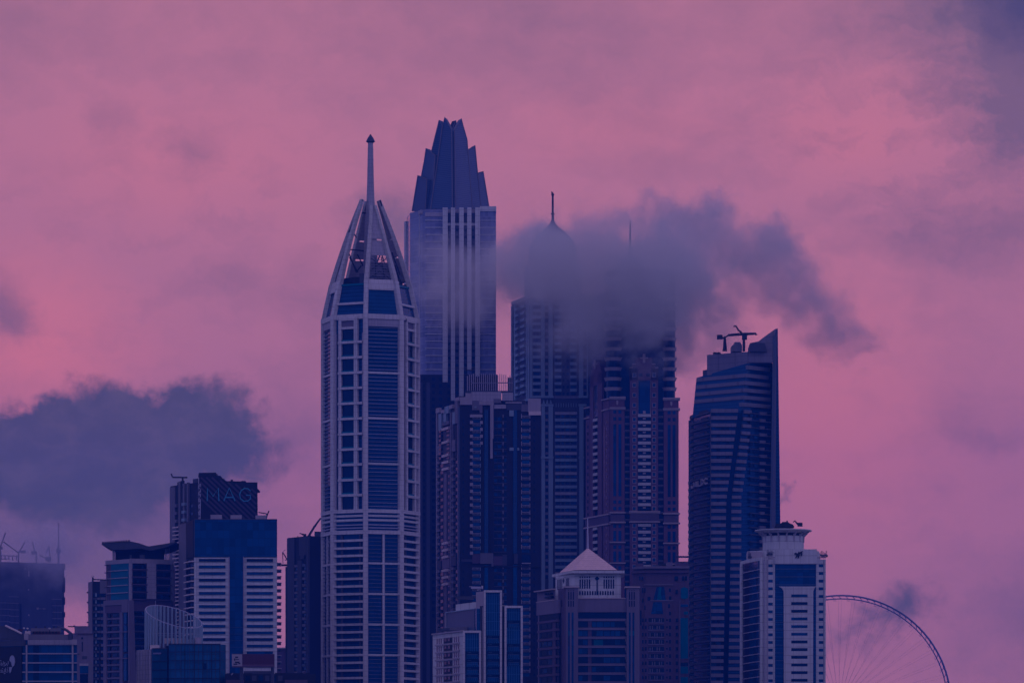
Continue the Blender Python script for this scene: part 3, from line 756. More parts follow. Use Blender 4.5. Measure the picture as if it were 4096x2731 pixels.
# ================================================================== 5  the dark apartment tower in the middle
def dark_tower():
    Y = 2130.0
    T = Thing('apartment_tower', 'dark slab of flats with pale roof screens, glazed balconies and a louvred pergola', 'skyscraper', 1990, Y)
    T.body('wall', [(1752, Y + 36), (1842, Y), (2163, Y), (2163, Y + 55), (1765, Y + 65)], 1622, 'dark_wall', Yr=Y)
    T.body('wall', [(1866, Y + 5), (2100, Y + 5), (2110, Y + 40), (1880, Y + 40)], 1596, 'slate', Yr=Y)
    f = T.face(1842, Y, 2163, Y); l = T.face(1752, Y + 36, 1842, Y, Yr=Y)
    P = 27.45
    # roof screens and pergola
    for (a, b, y0, y1, m, d) in ((1840, 1888, 1588, 1619, 'stone', .8), (1888, 1930, 1602, 1640, 'grey_wall', .6), (1916, 1976, 1604, 1620, 'stone', .9), (1885, 2005, 1567, 1604, 'grey_panel', .2), (2008, 2052, 1570, 1602, 'grey_panel', .3),
                                 (1976, 2024, 1618, 1634, 'grey_panel', .5), (2022, 2087, 1608, 1613, 'stone', .9), (2085, 2113, 1618, 1646, 'grey_wall', .5), (2112, 2163, 1594, 1648, 'stone', 1.1), (2115, 2164, 1646, 1661, 'cream', 1.5),
                                 (1862, 1884, 1572, 1590, 'stone', .7), (1918, 1930, 1618, 1652, 'mauve', 1.0), (1974, 2004, 1596, 1612, 'grey_wall', 1.0), (2026, 2086, 1613, 1640, 'slate', .6)):
        f.box('roof_screen', a, b, y0, y1, m, d, -4)
    for k in range(23):
        x = 1868 + 8.1 * k
        top = 1492 + (4 if x < 1890 else 0) + max(0, (x - 1985) * 0.16) + (6 if k % 5 == 0 else 0)
        f.box('pergola_fin', x, x + 3.0, top, 1568, 'stone' if k % 3 else 'grey_panel', -1.5, -4.5)
    f.box('pergola_beam', 1862, 2052, 1562, 1568, 'slate', -.8, -5); f.box('pergola_beam', 1884, 2052, 1527, 1530, 'grey_panel', -2.6, -3.4)
    f.box('pergola_wall', 1880, 1985, 1500, 1566, 'dark_wall', -5, -7); f.box('pergola_wall', 2030, 2052, 1506, 1566, 'dark_wall', -5, -7)
    # facade columns
    for k in range(20): f.box('tab', 1880, 1892, 1684 + P * k, 1696 + P * k, 'stone', 1.3)
    for k in range(4): f.box('tab', 1921, 1931, 1684 + P * k, 1696 + P * k, 'stone', 1.3)
    f.box('beam', 1880, 1930, 1658, 1669, 'stone', 1.2)
    for k in range(38):
        y = 1676 + P * k
        if 2205 < y < 2262: continue
        g_ = 'glass_blue' if rnd.random() < .55 else 'glass'
        f.balcony(1889, 1921, y - 2, y + 2, 'slate', .7, 'pale_steel', 8); f.win(1890, 1920, y + 2, y + 15, g_)
        f.box('post', 1920, 1922.5, y - 14, y + 1, 'pier_stone', .9)
        f.balcony(2087, 2119, y - 5, y - 2, 'slate', .7, 'pale_steel', 8); f.win(2088, 2118, y - 1, y + 12, rnd.choice(('glass_blue', 'glass_dim', 'glass')))
        for x in (2085, 2118.5): f.box('post', x, x + 2.5, y - 20, y - 3, 'stone', .9)
        f.box('post', 2010, 2015, y - 18, y - 6, 'band_grey', .5)
        for (a, b) in ((1977, 1988), (1991, 2006), (2017, 2026)): f.win(a, b, y - 8, y + 6, rnd.choice(('glass_black', 'glass_dim', 'glass')))
        f.box('sill', 1976, 2027, y + 8, y + 11, 'slate', .35)
        f.win(1850, 1856, y, y + 11, 'glass_dim'); f.win(2134, 2140, y, y + 11, 'glass_black')
    for (a, b) in ((1938, 1952), (2053, 2068)):
        for (y0, y1) in ((1640, 2212), (2258, 2790)): f.box('glass_strip', a, b, y0, y1, 'glass_blue', .5)
        for x in (a + 3, a + 7, a + 11):
            f.box('mullion', x, x + 1.2, 1640, 2212, 'louvre', .7); 
    f.box('pilaster', 1961, 1974, 1620, 1754, 'stone', 1.2); f.box('pilaster', 1961, 1970.5, 1754, 1834, 'stone', 1.2)
    f.box('pilaster', 1961, 1966, 1834, 2200, 'dark_wall', .6)
    for (a, b, y0, y1) in ((2037, 2055, 1641, 1665), (2038, 2055, 1790, 1802), (2069, 2077, 1791, 1801), (1898, 1906, 1626, 1631)): f.box('panel', a, b, y0, y1, 'pier_stone', 1.0)
    # the waist
    for (a, b, y0, y1, m, d) in ((1889, 1923, 2215, 2252, 'mauve_dark', .8), (1921, 1973, 2212, 2254, 'grey_wall', 1.8), (1966, 1974, 2250, 2264, 'grey_wall', 1.6), (1974, 2010, 2224, 2260, 'mauve_dark', 1.0), (2010, 2028, 2218, 2262, 'slate', 1.2),
                                 (2056, 2071, 2214, 2254, 'slate', 1.3), (2088, 2122, 2218, 2252, 'glass_dim', .7), (2087, 2123, 2250, 2254, 'stone', 1.2), (1845, 1889, 2236, 2246, 'slate', .5), (1900, 2163, 2262, 2268, 'dark_wall', 1.0)):
        f.box('waist_panel', a, b, y0, y1, m, d)
    # oblique left side: pale strips, boards and stacked balconies
    l.box('edge_strip', 1752, 1754.5, 1610, 2790, 'stone', 1.0); l.box('edge_strip', 1837, 1840.5, 1630, 2790, 'louvre', 1.0); l.box('edge_strip', 1807, 1811, 1640, 2790, 'band_grey', .9); l.box('edge_strip', 1813, 1815, 1640, 2790, 'band_grey', .6)
    l.box('light_wall', 1776, 1804, 1690, 2790, 'slate', .4); l.box('pilaster', 1783, 1793, 1880, 2790, 'mauve', .9)
    for y in (1700, 1754, 1808, 1835, 1862, 2161, 2189, 2217, 2271, 2299, 2326): l.box('board', 1777, 1803, y - 5, y + 5, 'cream', 1.5)
    for (a, b, y0, y1, m) in ((1751, 1764, 1606, 1626, 'stone'), (1772, 1784, 1620, 1632, 'stone'), (1786, 1802, 1610, 1640, 'pier_stone'), (1806, 1818, 1610, 1625, 'stone'), (1828, 1841, 1588, 1602, 'stone'), (1762, 1773, 1632, 1700, 'pier_stone'),
                              (1782, 1792, 1632, 1680, 'pier_stone'), (1818, 1829, 1642, 1690, 'pier_stone'), (1827, 1838, 1600, 1690, 'band_grey'), (1756, 1772, 1760, 1800, 'band_grey'), (1815, 1828, 1752, 1800, 'band_grey'), (1776, 1803, 1670, 1684, 'grey_wall'), (1777, 1806, 2226, 2262, 'mauve'), (1756, 1772, 2226, 2262, 'slate'), (1812, 1832, 2222, 2258, 'slate')):
        l.box('panel', a, b, y0, y1, m, 1.1)
    for k in range(34):
        y = 1830 + P * k
        if 2215 < y < 2262: continue
        l.balcony(1757, 1767, y - 5, y + 5, 'band_grey', 1.4); l.balcony(1816, 1824, y - 5, y + 5, 'band_grey', 1.4)
        l.win(1763, 1773, y + 6, y + 19, 'glass_black'); l.win(1824, 1831, y + 6, y + 19, 'glass_black'); l.win(1795, 1802, y + 3, y + 14, 'glass_dim', d1=.5)
    for k in range(7):
        y = 1700 + 18 * k
        l.win(1765, 1772, y, y + 10, 'glass_dim', d1=1.2); l.win(1790, 1801, y + 5, y + 13, 'glass_black', d1=.5)
    T.finish()
dark_tower()
# ================================================================== 6  the banded glass tower with the blade fin
def banded_tower():
    Y = 2050.0
    T = Thing('banded_tower', 'dark glass tower with grey floor bands and a sharp blade fin at its corner', 'skyscraper', 2940, Y)
    T.body('glass_body', [(2754, Y + 42), (2776, Y + 26), (2843, Y + 2), (2960, Y + 1), (3091, Y + 13), (3091, Y + 50), (2780, Y + 60)], 1650, 'glass_lined', Yr=Y)
    # upper part leans: bottom outline to top outline
    lo = [(2770, 1652, 22), (2966, 1652, 0), (3091, 1652, 14), (3092, 1652, 50), (2780, 1652, 56)]
    hi = [(2786, 1492, 22), (2990, 1452, 0), (3090, 1440, 14), (3092, 1440, 50), (2796, 1480, 56)]
    T.part('glass_body', MB().prism([pt(a, b, Y) + Vector((0, d, 0)) + Vector((X(a, Y + d) - X(a, Y), 0, 0)) for a, b, d in lo], [pt(a, b, Y) + Vector((0, d, 0)) + Vector((X(a, Y + d) - X(a, Y), 0, 0)) for a, b, d in hi]), 'glass_lined')
    T.body('roof_block', [(2828, Y + 17), (2990, Y + 3), (3088, Y + 14), (3088, Y + 46), (2836, Y + 50)], 1404, 'band_grey', Yr=Y, z0=Z(1486, Y))
    T.body('roof_block', [(2811, Y + 22), (2832, Y + 18), (2836, Y + 50), (2815, Y + 50)], 1462, 'slate', Yr=Y, z0=Z(1500, Y))
    # corner fin with its curved top
    z = lambda y: y
    T.part('fin', MB().prism([pt(3096, 2790, Y + 16), pt(3131, 2790, Y + 16), pt(3131, 2790, Y + 40), pt(3096, 2790, Y + 40)],
                             [pt(3094, 1330, Y + 8), pt(3111, 1312, Y + 8), pt(3111, 1318, Y + 26), pt(3094, 1334, Y + 26)]), 'glass_lined')
    T.part('fin_edge', MB().prism([pt(3069, 2790, Y + 7), pt(3098, 2790, Y + 14), pt(3098, 2790, Y + 17), pt(3069, 2790, Y + 17)],
                                  [pt(3092, 1344, Y + 3), pt(3107, 1312, Y + 6), pt(3107, 1312, Y + 9), pt(3092, 1344, Y + 9)]), 'glass_dim')
    T.slab('parapet', [(2992, 1450), (2992, 1394), (3000, 1372), (3034, 1365), (3050, 1352), (3072, 1336), (3092, 1322), (3106, 1312), (3094, 1350), (3094, 1450)], Y + 3.5, 1.2, 'band_grey')
    T.slab('roof_block', [(3000, 1405), (3000, 1376), (3012, 1369), (3060, 1372), (3068, 1405)], Y + 1, 8, 'slate')
    T.slab('roof_block', [(2927, 1406), (2927, 1382), (2938, 1378), (2938, 1368), (2960, 1368), (2968, 1378), (2968, 1406)], Y + 8, 12, 'grey_wall')
    for x in (2860, 2875): T.part('vent', MB().lathe((X(x, Y + 9), Y + 9), [(1.0, Z(1408, Y)), (1.1, Z(1404, Y)), (.6, Z(1400, Y))], 10), 'dark_steel')
    # upper floor bands wrap left face and right face
    xr = lambda y: 2990 + (y - 1450) * (2917 - 2990) / 550.0 if y < 2000 else 2917 - (y - 2000) * 13 / 731.0
    def wrap(y0, y1, xl, right, mat='band_grey'):
        a, b = pt(xl, y0, Y + 21), pt(xr(y0), y0, Y - .8)
        for (p, q) in (((xl, 21), (xr(y0), -.8)), ((xr(y0), -.8), (right, 11))):
            v = [Vector((X(p[0], Y + p[1]), Y + p[1], 0)), Vector((X(q[0], Y + q[1]), Y + q[1], 0))]
            bk = [v_ + Vector((0, 2.5, 0)) for v_ in v]
            lo_ = [v[0].copy(), v[1].copy(), bk[1].copy(), bk[0].copy()]; hi_ = [k.copy() for k in lo_]
            for k in lo_: k.z = Z(y1, Y)
            for k in hi_: k.z = Z(y0, Y)
            T.part('floor_band', MB().prism(lo_, hi_), mat)
    for i, (y, xl, xr_) in enumerate(((1462, 2900, 3080), (1494, 2786, 3075), (1524, 2783, 3082), (1553, 2780, 3082), (1582, 2777, 3083), (1610, 2855, 3083))):
        wrap(y, y + 14.5, xl, xr_)
    f = T.face(2843, Y, 2962, Y - .1, Yr=Y); r = T.face(2962, Y - .1, 3084, Y + 11, Yr=Y); l = T.face(2776, Y + 25.5, 2843, Y + 1.5, Yr=Y); ll = T.face(2754, Y + 41, 2776, Y + 25.5, Yr=Y)
    for k in range(39):
        y = 1642.8 + 28.55 * k
        x = xr(y)
        m = 'band_grey' if k < 24 else ('grey_wall' if k % 2 else 'band_grey')
        f.box('floor_band', 2844, x - 12, y - 7, y + 7, m, .9)
        (f if x + 40 < 2962 else r).box('floor_band', x + 9, min(3003, max(2965, x + 44)), y - 4, y + 9, m, .8)
        r.box('floor_band', 2997, 3034, y + 5, y + 9, 'slate', .8); r.box('floor_band', 3037, 3064 - (k % 3) * 5, y - 1, y + 11, m, .9); r.box('floor_band', 3060, 3080, y + 7, y + 11, m, .7)
        l.box('floor_band', 2776, 2843, y + 2, y + 7.5, 'slate', .9); l.box('floor_band', 2800 + (k * 7) % 22, 2832, y - 9, y + 2, 'dark_wall', .5)
        ll.box('floor_band', 2764, 2777, y - 5, y + 9, 'slate', .7)
        if y > 1880: ll.win(2754.5, 2761, y, y + 11, 'glass_teal', d1=.3)
        for (a, b) in ((3000, 3012), (3016, 3030)):
            if rnd.random() < .6: r.win(a, b, y + 10, y + 22, rnd.choice(('glass', 'glass_dim', 'glass_black')))
        for j in range(4):
            a = 2848 + 18 * j
            if rnd.random() < .35: f.win(a, a + 14, y + 8, y + 20, rnd.choice(('glass_dim', 'glass_black', 'glass')))
    f.box('corner_strip', 2841, 2844, 1640, 2790, 'slate', 1.3)
    mb = MB().prism([pt(xr(2790) - 8, 2790, Y - 1.2), pt(xr(2790) + 7, 2790, Y - 1.2), pt(xr(2790) + 7, 2790, Y + 1), pt(xr(2790) - 8, 2790, Y + 1)],
                    [pt(xr(2000) - 9, 2000, Y - 1.2), pt(xr(2000) + 8, 2000, Y - 1.2), pt(xr(2000) + 8, 2000, Y + 1), pt(xr(2000) - 9, 2000, Y + 1)])
    T.part('corner_strip', mb, 'glass_black')
    mb = MB().prism([pt(xr(2000) - 9, 2000, Y - 1.2), pt(xr(2000) + 8, 2000, Y - 1.2), pt(xr(2000) + 8, 2000, Y + 1), pt(xr(2000) - 9, 2000, Y + 1)],
                    [pt(xr(1650) - 10, 1650, Y - 1.2), pt(xr(1650) + 8, 1650, Y - 1.2), pt(xr(1650) + 8, 1650, Y + 1), pt(xr(1650) - 10, 1650, Y + 1)])
    T.part('corner_strip', mb, 'glass_black')
    T.finish()
    # the white lettering on its left face
    Sg = Thing('facade_sign', 'white block lettering fixed to the left face of the banded glass tower', 'sign', 2808, Y + 12, Z(1938, Y))
    l.th = Sg
    def ch(x, strokes):
        sc = 11.5
        l.strokes('letter', [[(x + a * sc, 1915 + b * 21 - (x - 2776) * .07) for a, b in s] for s in strokes], .5, 'stone', 1.6)
    ch(2778, [[(.9, 0), (.9, .8), (.6, 1), (.25, 1), (.05, .7)]])
    ch(2793, [[(.3, 0), (.3, 1)], [(.55, 0), (.55, 1)]])
    ch(2803, [[(.1, 0), (.1, 1), (.8, 1)]])
    ch(2816, [[(.1, 0), (.1, 1), (.6, .95), (.9, .65), (.9, .35), (.6, .05), (.1, 0)]])
    ch(2829, [[(1.1, .1), (.6, 0), (.2, .3), (.2, .7), (.6, 1), (1.1, .9)]])
banded_tower()

def roof_cranes():
    Y = 2058.0
    T = Thing('facade_crane', 'long armed window cleaning machine with a box counterweight on the roof of the banded tower', 'crane', 2899, Y, Z(1404, Y))
    t = lambda *p, r=.35, n=5, r2=None, nm='arm', m='dark_steel': T.part(nm, MB().tube([pt(a, b, Y) for a, b in p], r, n, r2), m)
    t((2893, 1405), (2897, 1352), nm='mast'); t((2906, 1405), (2901, 1352), nm='mast'); t((2899, 1405), (2899, 1345), nm='mast', r=.45)
    t((2895, 1352), (2912, 1342), (2965, 1339), (3018, 1336), r=.42); t((2912, 1338), (2962, 1333), (3018, 1332), r=.3); t((2885, 1352), (2900, 1351), r=.5)
    t((3010, 1334), (3022, 1333), (3024, 1340), r=.5); t((3018, 1333), (3030, 1339), r=.25)
    T.part('counterweight', MB().box(pt(2879, 1348, Y), (2.7, 2.4, 2.0)), 'dark_steel')
    T = Thing('boom_crane', 'upright crane with a short raised boom standing on the roof of the banded tower', 'crane', 2975, Y - 4, Z(1404, Y))
    Y = Y - 4
    t = lambda *p, r=.35, n=5, r2=None, nm='arm', m='dark_steel': T.part(nm, MB().tube([pt(a, b, Y) for a, b in p], r, n, r2), m)
    t((2975, 1405), (2975, 1350), r=.7, nm='mast'); T.part('cab', MB().box(pt(2978, 1349, Y), (2.4, 2.4, 2.2)), 'dark_steel')
    t((2969, 1340), (2962, 1326), (2954, 1322), (2948, 1310), (2941, 1301), r=.6, r2=.3, nm='boom'); t((2934, 1307), (2942, 1303), (2948, 1310), r=.4, nm='hook_block')
roof_cranes()

# ================================================================== 7  the white tower with the round crown
def white_tower():
    Y = 1850.0
    T = Thing('white_tower', 'white office tower with a round drum carrying a flat disc', 'skyscraper', 3135, Y)
    T.body('wall', [(2969, Y + 26), (3052, Y + 1), (3056, Y), (3303, Y), (3303, Y + 40), (2985, Y + 55)], 2236, 'white_paint', Yr=Y)
    f = T.face(3053, Y, 3303, Y); P = 30.63
    # curved glass flank in five facets
    prev = None
    for j in range(5):
        a = 2969 + j * 16.6; b = a + 16.6
        da = 26 * (1 - j / 5) ** 1.25; db = 26 * (1 - (j + 1) / 5) ** 1.25 + (0 if j < 4 else .6)
        c = T.face(a, Y + da, b, Y + db, Yr=Y)
        c.box('flank_glass', a if j else a + 6, b if j < 4 else b - 4, 2242 - j * .6, 2790, ('glass_black', 'glass_black', 'glass', 'glass', 'glass_dim')[j], .5)
        for k in range(17):
            y = 2279 + P * k - j * .9; c.box('transom', a if j else a + 4, b, y - 1.6, y + 1.6, 'stone', .9)
        c.box('cornice', a, b, 2230 - j * .7, 2243 - j * .6, 'white_paint', .9)
        if j == 0: c.box('post', a, a + 7, 2240, 2790, 'white_paint', 1.1)
        if j == 4: c.box('post', b - 4.5, b + 1, 2232, 2790, 'white_paint', 1.1)
    f.box('shade_strip', 3054, 3060, 2236, 2790, 'grey_panel', .15); f.box('shade_strip', 3066, 3072, 2236, 2790, 'stone', .2)  # grey strips on the white wall: shade put in as colour
    f.box('shade_strip', 3294, 3297, 2240, 2790, 'grey_panel', .2)
    for k in range(17):
        y = 2261 + P * k
        f.win(3073, 3091, y - 5.5, y + 6, 'glass', None); f.win(3275, 3293, y - 5.5, y + 6, 'glass', None)
        f.win(3164, 3229, y + 121 - 5.5, y + 121 + 6, rnd.choice(('glass', 'glass_black')))
    f.box('glass_panel', 3100, 3264, 2255, 2346, 'glass', .25)
    for (a, b) in ((2273, 2276), (2304, 2307), (2335, 2337), (2341, 2343)): f.box('transom', 3101, 3263, a, b, 'louvre', .4)
    f.box('glass_panel', 3100, 3134, 2346, 2790, 'glass_lined', .25); f.box('glass_panel', 3251, 3264, 2346, 2790, 'glass_lined', .25)
    T.part('flare', MB().prism([f.p3(a, b, 1.6) for a, b in ((3115, 2345), (3264, 2345), (3258, 2350), (3252, 2364), (3251, 2790), (3135, 2790), (3134, 2364), (3126, 2351))],
                               [f.p3(a, b, .1) for a, b in ((3115, 2345), (3264, 2345), (3258, 2350), (3252, 2364), (3251, 2790), (3135, 2790), (3134, 2364), (3126, 2351))]), 'white_paint')
    for e in T.q['window']:
        if e['d'][0] > 5: e['m'] = Matrix.Translation((0, -1.6, 0)) @ e['m']
    for k in range(20): f.box('transom', 3101, 3133, 2394 + P * k / 1, 2396 + P * k, 'louvre', .4)
    f.box('crown_wall', 3099, 3267, 2196, 2255, 'white_paint', 1.0); f.box('coping', 3066, 3304, 2227, 2231, 'stone', .5)
    # ring parapet, drum and disc
    c = (X(3133, Y + 22), Y + 22); s = Y / F
    def arc_ring(y0, y1, r, mat, nm, th=1.2):
        n = 40; mb = MB(); R_ = r * s
        for i in range(n):
            a0, a1 = 2 * math.pi * i / n, 2 * math.pi * (i + 1) / n
            q = [Vector((c[0] + (R_ - d) * math.cos(a), c[1] + .55 * (R_ - d) * math.sin(a), 0)) for d, a in ((0, a0), (0, a1), (th, a1), (th, a0))]
            l_, h_ = [v.copy() for v in q], [v.copy() for v in q]
            for v in l_: v.z = Z(y1, Y)
            for v in h_: v.z = Z(y0, Y)
            mb.prism(l_, h_)
        return T.part(nm, mb, mat)
    arc_ring(2192, 2199, 146, 'white_paint', 'ring_parapet'); 
    T.part('ring_wall', MB().lathe(c, [(60 * s, Z(2240, Y)), (60 * s, Z(2205, Y))], 24), 'grey_wall')
    for a in range(0, 360, 20):
        x_ = c[0] + 144 * s * math.cos(R(a)); y_ = c[1] + .55 * 144 * s * math.sin(R(a))
        T.part('ring_post', MB().box((x_, y_, (Z(2199, Y) + Z(2238, Y)) / 2), (1.3, 1.0, Z(2199, Y) - Z(2238, Y)), R(a + 90)), 'white_paint')
    T.slab('wing_wall', [(2988, 2232), (2988, 2206), (2994, 2206), (3008, 2205), (3050, 2205), (3050, 2236)], Y + 9, 1, 'stone')
    T.part('drum', MB().lathe(c, [(84 * s, Z(2240, Y)), (83 * s, Z(2132, Y))], 36), 'white_paint', smooth=False)
    T.part('drum', MB().lathe(c, [(70 * s, Z(2132, Y)), (70 * s, Z(2118, Y))], 24), 'dark_wall')
    for i in range(16):
        a = 2 * math.pi * i / 16 + .1
        o = Vector((math.cos(a), math.sin(a), 0)); base = Vector((c[0], c[1], 0))
        p = base + o * 83.5 * s; q = base + o * 104 * s
        T.part('bracket', MB().tube([Vector((p.x, p.y, Z(2156, Y))), Vector((p.x, p.y, Z(2124, Y)))], .5, 4), 'grey_panel')
        T.part('bracket', MB().tube([Vector((p.x, p.y, Z(2134, Y))), Vector((q.x, q.y, Z(2112, Y)))], .4, 4), 'grey_panel')
    T.part('disc', MB().lathe(c, [(78 * s, Z(2121, Y)), (112 * s, Z(2112, Y)), (116 * s, Z(2109, Y)), (115 * s, Z(2106.5, Y)), (60 * s, Z(2105, Y))], 40), 'white_paint')
    T.slab('roof_block', [(3100, 2107), (3104, 2094), (3124, 2092), (3130, 2086), (3150, 2086), (3160, 2092), (3172, 2097), (3178, 2107)], Y + 20, 9, 'dark_wall')
    T.part('roof_block', MB().tube([pt(3148, 2092, Y + 22), pt(3148, 2081, Y + 22)], .35), 'dark_steel')
    # the bird emblem: a wide winged falcon and a smaller one above
    em = [(3176, 2213), (3182, 2209), (3188, 2213), (3192, 2210), (3193, 2205), (3198, 2208), (3203, 2206), (3207, 2203), (3212, 2204), (3208, 2208), (3209, 2217), (3206, 2224), (3202, 2222), (3203, 2214), (3199, 2213), (3198, 2221), (3194, 2233), (3190, 2225), (3183, 2232), (3179, 2230), (3184, 2223), (3184, 2217), (3178, 2218)]
    T.part('emblem', MB().prism([f.p3(a, b, 1.5) for a, b in em], [f.p3(a, b, 1.0) for a, b in em]), 'dark_wall')
    T.finish()
    D = Thing('roof_crane', 'small dark jib crane on the disc of the white round crowned tower', 'crane', 3198, Y + 20, Z(2105, Y))
    D.part('cab', MB().box(pt(3200, 2097, Y + 20), (2.1, 2, 1.6)), 'dark_steel'); D.part('jib', MB().tube([pt(3194, 2098, Y + 20), pt(3186, 2090, Y + 20), pt(3179, 2082, Y + 20), pt(3173, 2088, Y + 20)], .45, 5, .25), 'dark_steel')
    for (n, x, y0, y1, lab) in ((9, 3283, 2200, 2226, 'cluster of whip aerials and dishes on the right roof corner of the white drum tower'), (8, 3068, 2196, 2222, 'cluster of aerials and dishes on the roof left of the drum of the white tower'), (5, 2994, 2203, 2232, 'aerial frame on the far left roof corner of the white tower')):
        A = Thing('antenna_cluster', lab, 'antennas', x + 12, Y + 2, Z(y1, Y), group='aerials on the white tower')
        for i in range(n):
            xx = x + i * (3.0 if n > 5 else 2.2)
            A.part('mast', MB().tube([pt(xx, y1 + 2, Y - .8), pt(xx, y0 + rnd.uniform(0, 10), Y - .8)], .12, 4), 'dark_steel')
            if i % 2 == 0: A.part('dish', MB().box(pt(xx + 1, y1 - rnd.uniform(3, 12), Y - 1), (.75, .4, .8)), 'slate')
white_tower()

# ================================================================== 8  the mauve building with the tent roof
def tent_building():
    Y = 1750.0
    T = Thing('tent_roof_building', 'mauve office block crowned by a pale belvedere under a pink pyramid roof', 'building', 2390, Y)
    T.body('wall', [(2152, Y + 24), (2240, Y + 1), (2262, Y), (2556, Y), (2556, Y + 40), (2170, Y + 60)], 2396, 'mauve')
    f = T.face(2262, Y, 2556, Y); l = T.face(2152, Y + 24, 2240, Y, Yr=Y)
    P = 35.75
    f.box('loggia', 2312, 2506, 2447, 2790, 'glass_black', .15); l.box('loggia', 2158, 2238, 2450, 2790, 'glass_black', .15)
    for k in range(9):
        y = 2478 + P * k
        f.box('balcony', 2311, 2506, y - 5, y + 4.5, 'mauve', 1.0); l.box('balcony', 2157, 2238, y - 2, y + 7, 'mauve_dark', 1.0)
        f.box('column', 2352, 2366, y + 4.5, y + P - 5, 'mauve_dark', .5)
        f.box('stub', 2500, 2508, y + 4.5, y + 14, 'mauve', .9); f.box('stub', 2503, 2508, y + 14, y + 24, 'mauve', .8)
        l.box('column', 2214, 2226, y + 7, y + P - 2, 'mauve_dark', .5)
        for (a, b) in ((2314, 2330), (2332, 2350), (2368, 2384), (2386, 2412), (2415, 2440), (2443, 2458), (2461, 2480)): f.win(a, b, y + 8, y + 28, rnd.choice(('glass', 'glass_black', 'glass_dim', 'glass_blue', 'glass_black')), d1=.3)
        for (a, b) in ((2160, 2166), (2172, 2190), (2194, 2210)): l.win(a, b, y + 10, y + 28, rnd.choice(('glass_dim', 'glass_black', 'glass')), d1=.3)
    f.win(2375, 2412, 2557, 2580, 'glass_teal', d1=.45)
    f.box('fascia', 2312, 2510, 2393, 2447, 'mauve', .9); f.box('coping', 2310, 2504, 2390, 2394, 'brick_trim', 1.2); l.box('fascia', 2153, 2240, 2397, 2450, 'mauve', .8); l.box('coping', 2153, 2222, 2394, 2398, 'brick_trim', 1.0)
    # pylons with slots
    for (x0, x1, a) in ((2262, 2312, 2272), (2506, 2557, 2515)):
        f.box('pylon', x0, x1, 2350, 2790, 'mauve', 2.2, -5); f.box('cap', x0 - 8, x1 + 3, 2345, 2351, 'brick_trim', 2.9, -6)
        for j in range(3):
            xx = a + j * 9.5
            f.box('slot', xx, xx + 4.5, 2367, 2398, 'glass_black', 2.26, 2); f.box('slot', xx, xx + 4.5, 2402, 2426, 'glass_black', 2.26, 2); f.box('slot', xx + .5, xx + 4, 2360, 2363, 'glass_black', 2.26, 2)
        f.box('slot', a, a + 7, 2449, 2790, 'glass', 2.26, 2); f.box('slot', a + 14, a + 22, 2449, 2790, 'glass', 2.26, 2)
        f.box('slot', a, a + 7, 2522, 2541, 'glass_teal', 2.32, 2.2); f.box('slot', a + 14, a + 22, 2522, 2541, 'glass_teal', 2.32, 2.2)
    f2 = T.face(2238, Y + 3, 2262, Y - 2, Yr=Y)
    f2.box('pylon', 2238, 2263, 2352, 2790, 'mauve_dark', .6, -3)
    for x in (2243, 2247.5, 2252): f2.box('slot', x, x + 1.8, 2362, 2425, 'glass_black', .66, .4); f2.box('slot', x, x + 1.8, 2449, 2790, 'glass_black', .66, .4)
    T.body('parapet', [(2149, Y + 26), (2222, Y + 6), (2222, Y + 8), (2149, Y + 28)], 2352, 'mauve', Yr=Y, z0=Z(2396, Y))
    for x in (2187, 2196, 2205): l.box('slot', x, x + 5, 2364, 2372, 'glass_black', 1.0); l.box('slot', x, x + 8, 2378, 2386, 'glass_black', 1.0)
    l.box('cap', 2147, 2222, 2350, 2355, 'brick_trim', 1.4)
    # belvedere
    T.body('belvedere', [(2222, Y + 22), (2284, Y + 5), (2300, Y + 3), (2484, Y + 3), (2484, Y + 30), (2240, Y + 44)], 2290, 'white_paint', Yr=Y, z0=Z(2400, Y))
    b = T.face(2300, Y + 3, 2484, Y + 3, Yr=Y); bl = T.face(2222, Y + 22, 2284, Y + 5, Yr=Y)
    for x0 in (2318, 2414):
        for j in range(5): b.box('slat_opening', x0 + j * 9.4, x0 + j * 9.4 + 5.2, 2314, 2351, 'glass_black', .12); b.box('slat_opening', x0 + j * 9.4, x0 + j * 9.4 + 5.2, 2302, 2309, 'glass_black', .12)
    for j in range(14): b.box('slat_opening', 2317 + 10.2 * j, 2322.5 + 10.2 * j, 2361, 2377, 'glass_black', .12)
    T.part('diamond_window', MB().prism([b.p3(x, y, .15) for x, y in ((2388, 2301), (2398, 2311), (2388, 2321), (2378, 2311))], [b.p3(x, y, -.3) for x, y in ((2388, 2301), (2398, 2311), (2388, 2321), (2378, 2311))]), 'glass_black')
    b.box('slat_opening', 2386, 2391, 2318, 2377, 'glass_black', .14)
    for x in (2230, 2235.5, 2241, 2246.5, 2264, 2269, 2274): bl.box('slat_opening', x, x + 2.6, 2306, 2348, 'slate', .12)
    T.part('diamond_window', MB().prism([bl.p3(x, y, .15) for x, y in ((2255, 2303), (2258, 2314), (2255, 2325), (2252, 2314))], [bl.p3(x, y, -.3) for x, y in ((2255, 2303), (2258, 2314), (2255, 2325), (2252, 2314))]), 'glass_black')
    T.body('eaves', [(2208, Y + 28), (2282, Y + .5), (2290, Y), (2498, Y), (2496, Y + 34), (2236, Y + 50)], 2281, 'white_paint', Yr=Y, z0=Z(2291, Y))
    ap = pt(2351, 2190, Y + 18)
    base = [pt(2238, 2281, Y + 21), pt(2302, 2281, Y + 2), pt(2468, 2281, Y + 2), pt(2474, 2281, Y + 30), pt(2250, 2281, Y + 40)]
    # perspective: keep every base corner at the same height
    for v in base: v.z = Z(2277, Y)
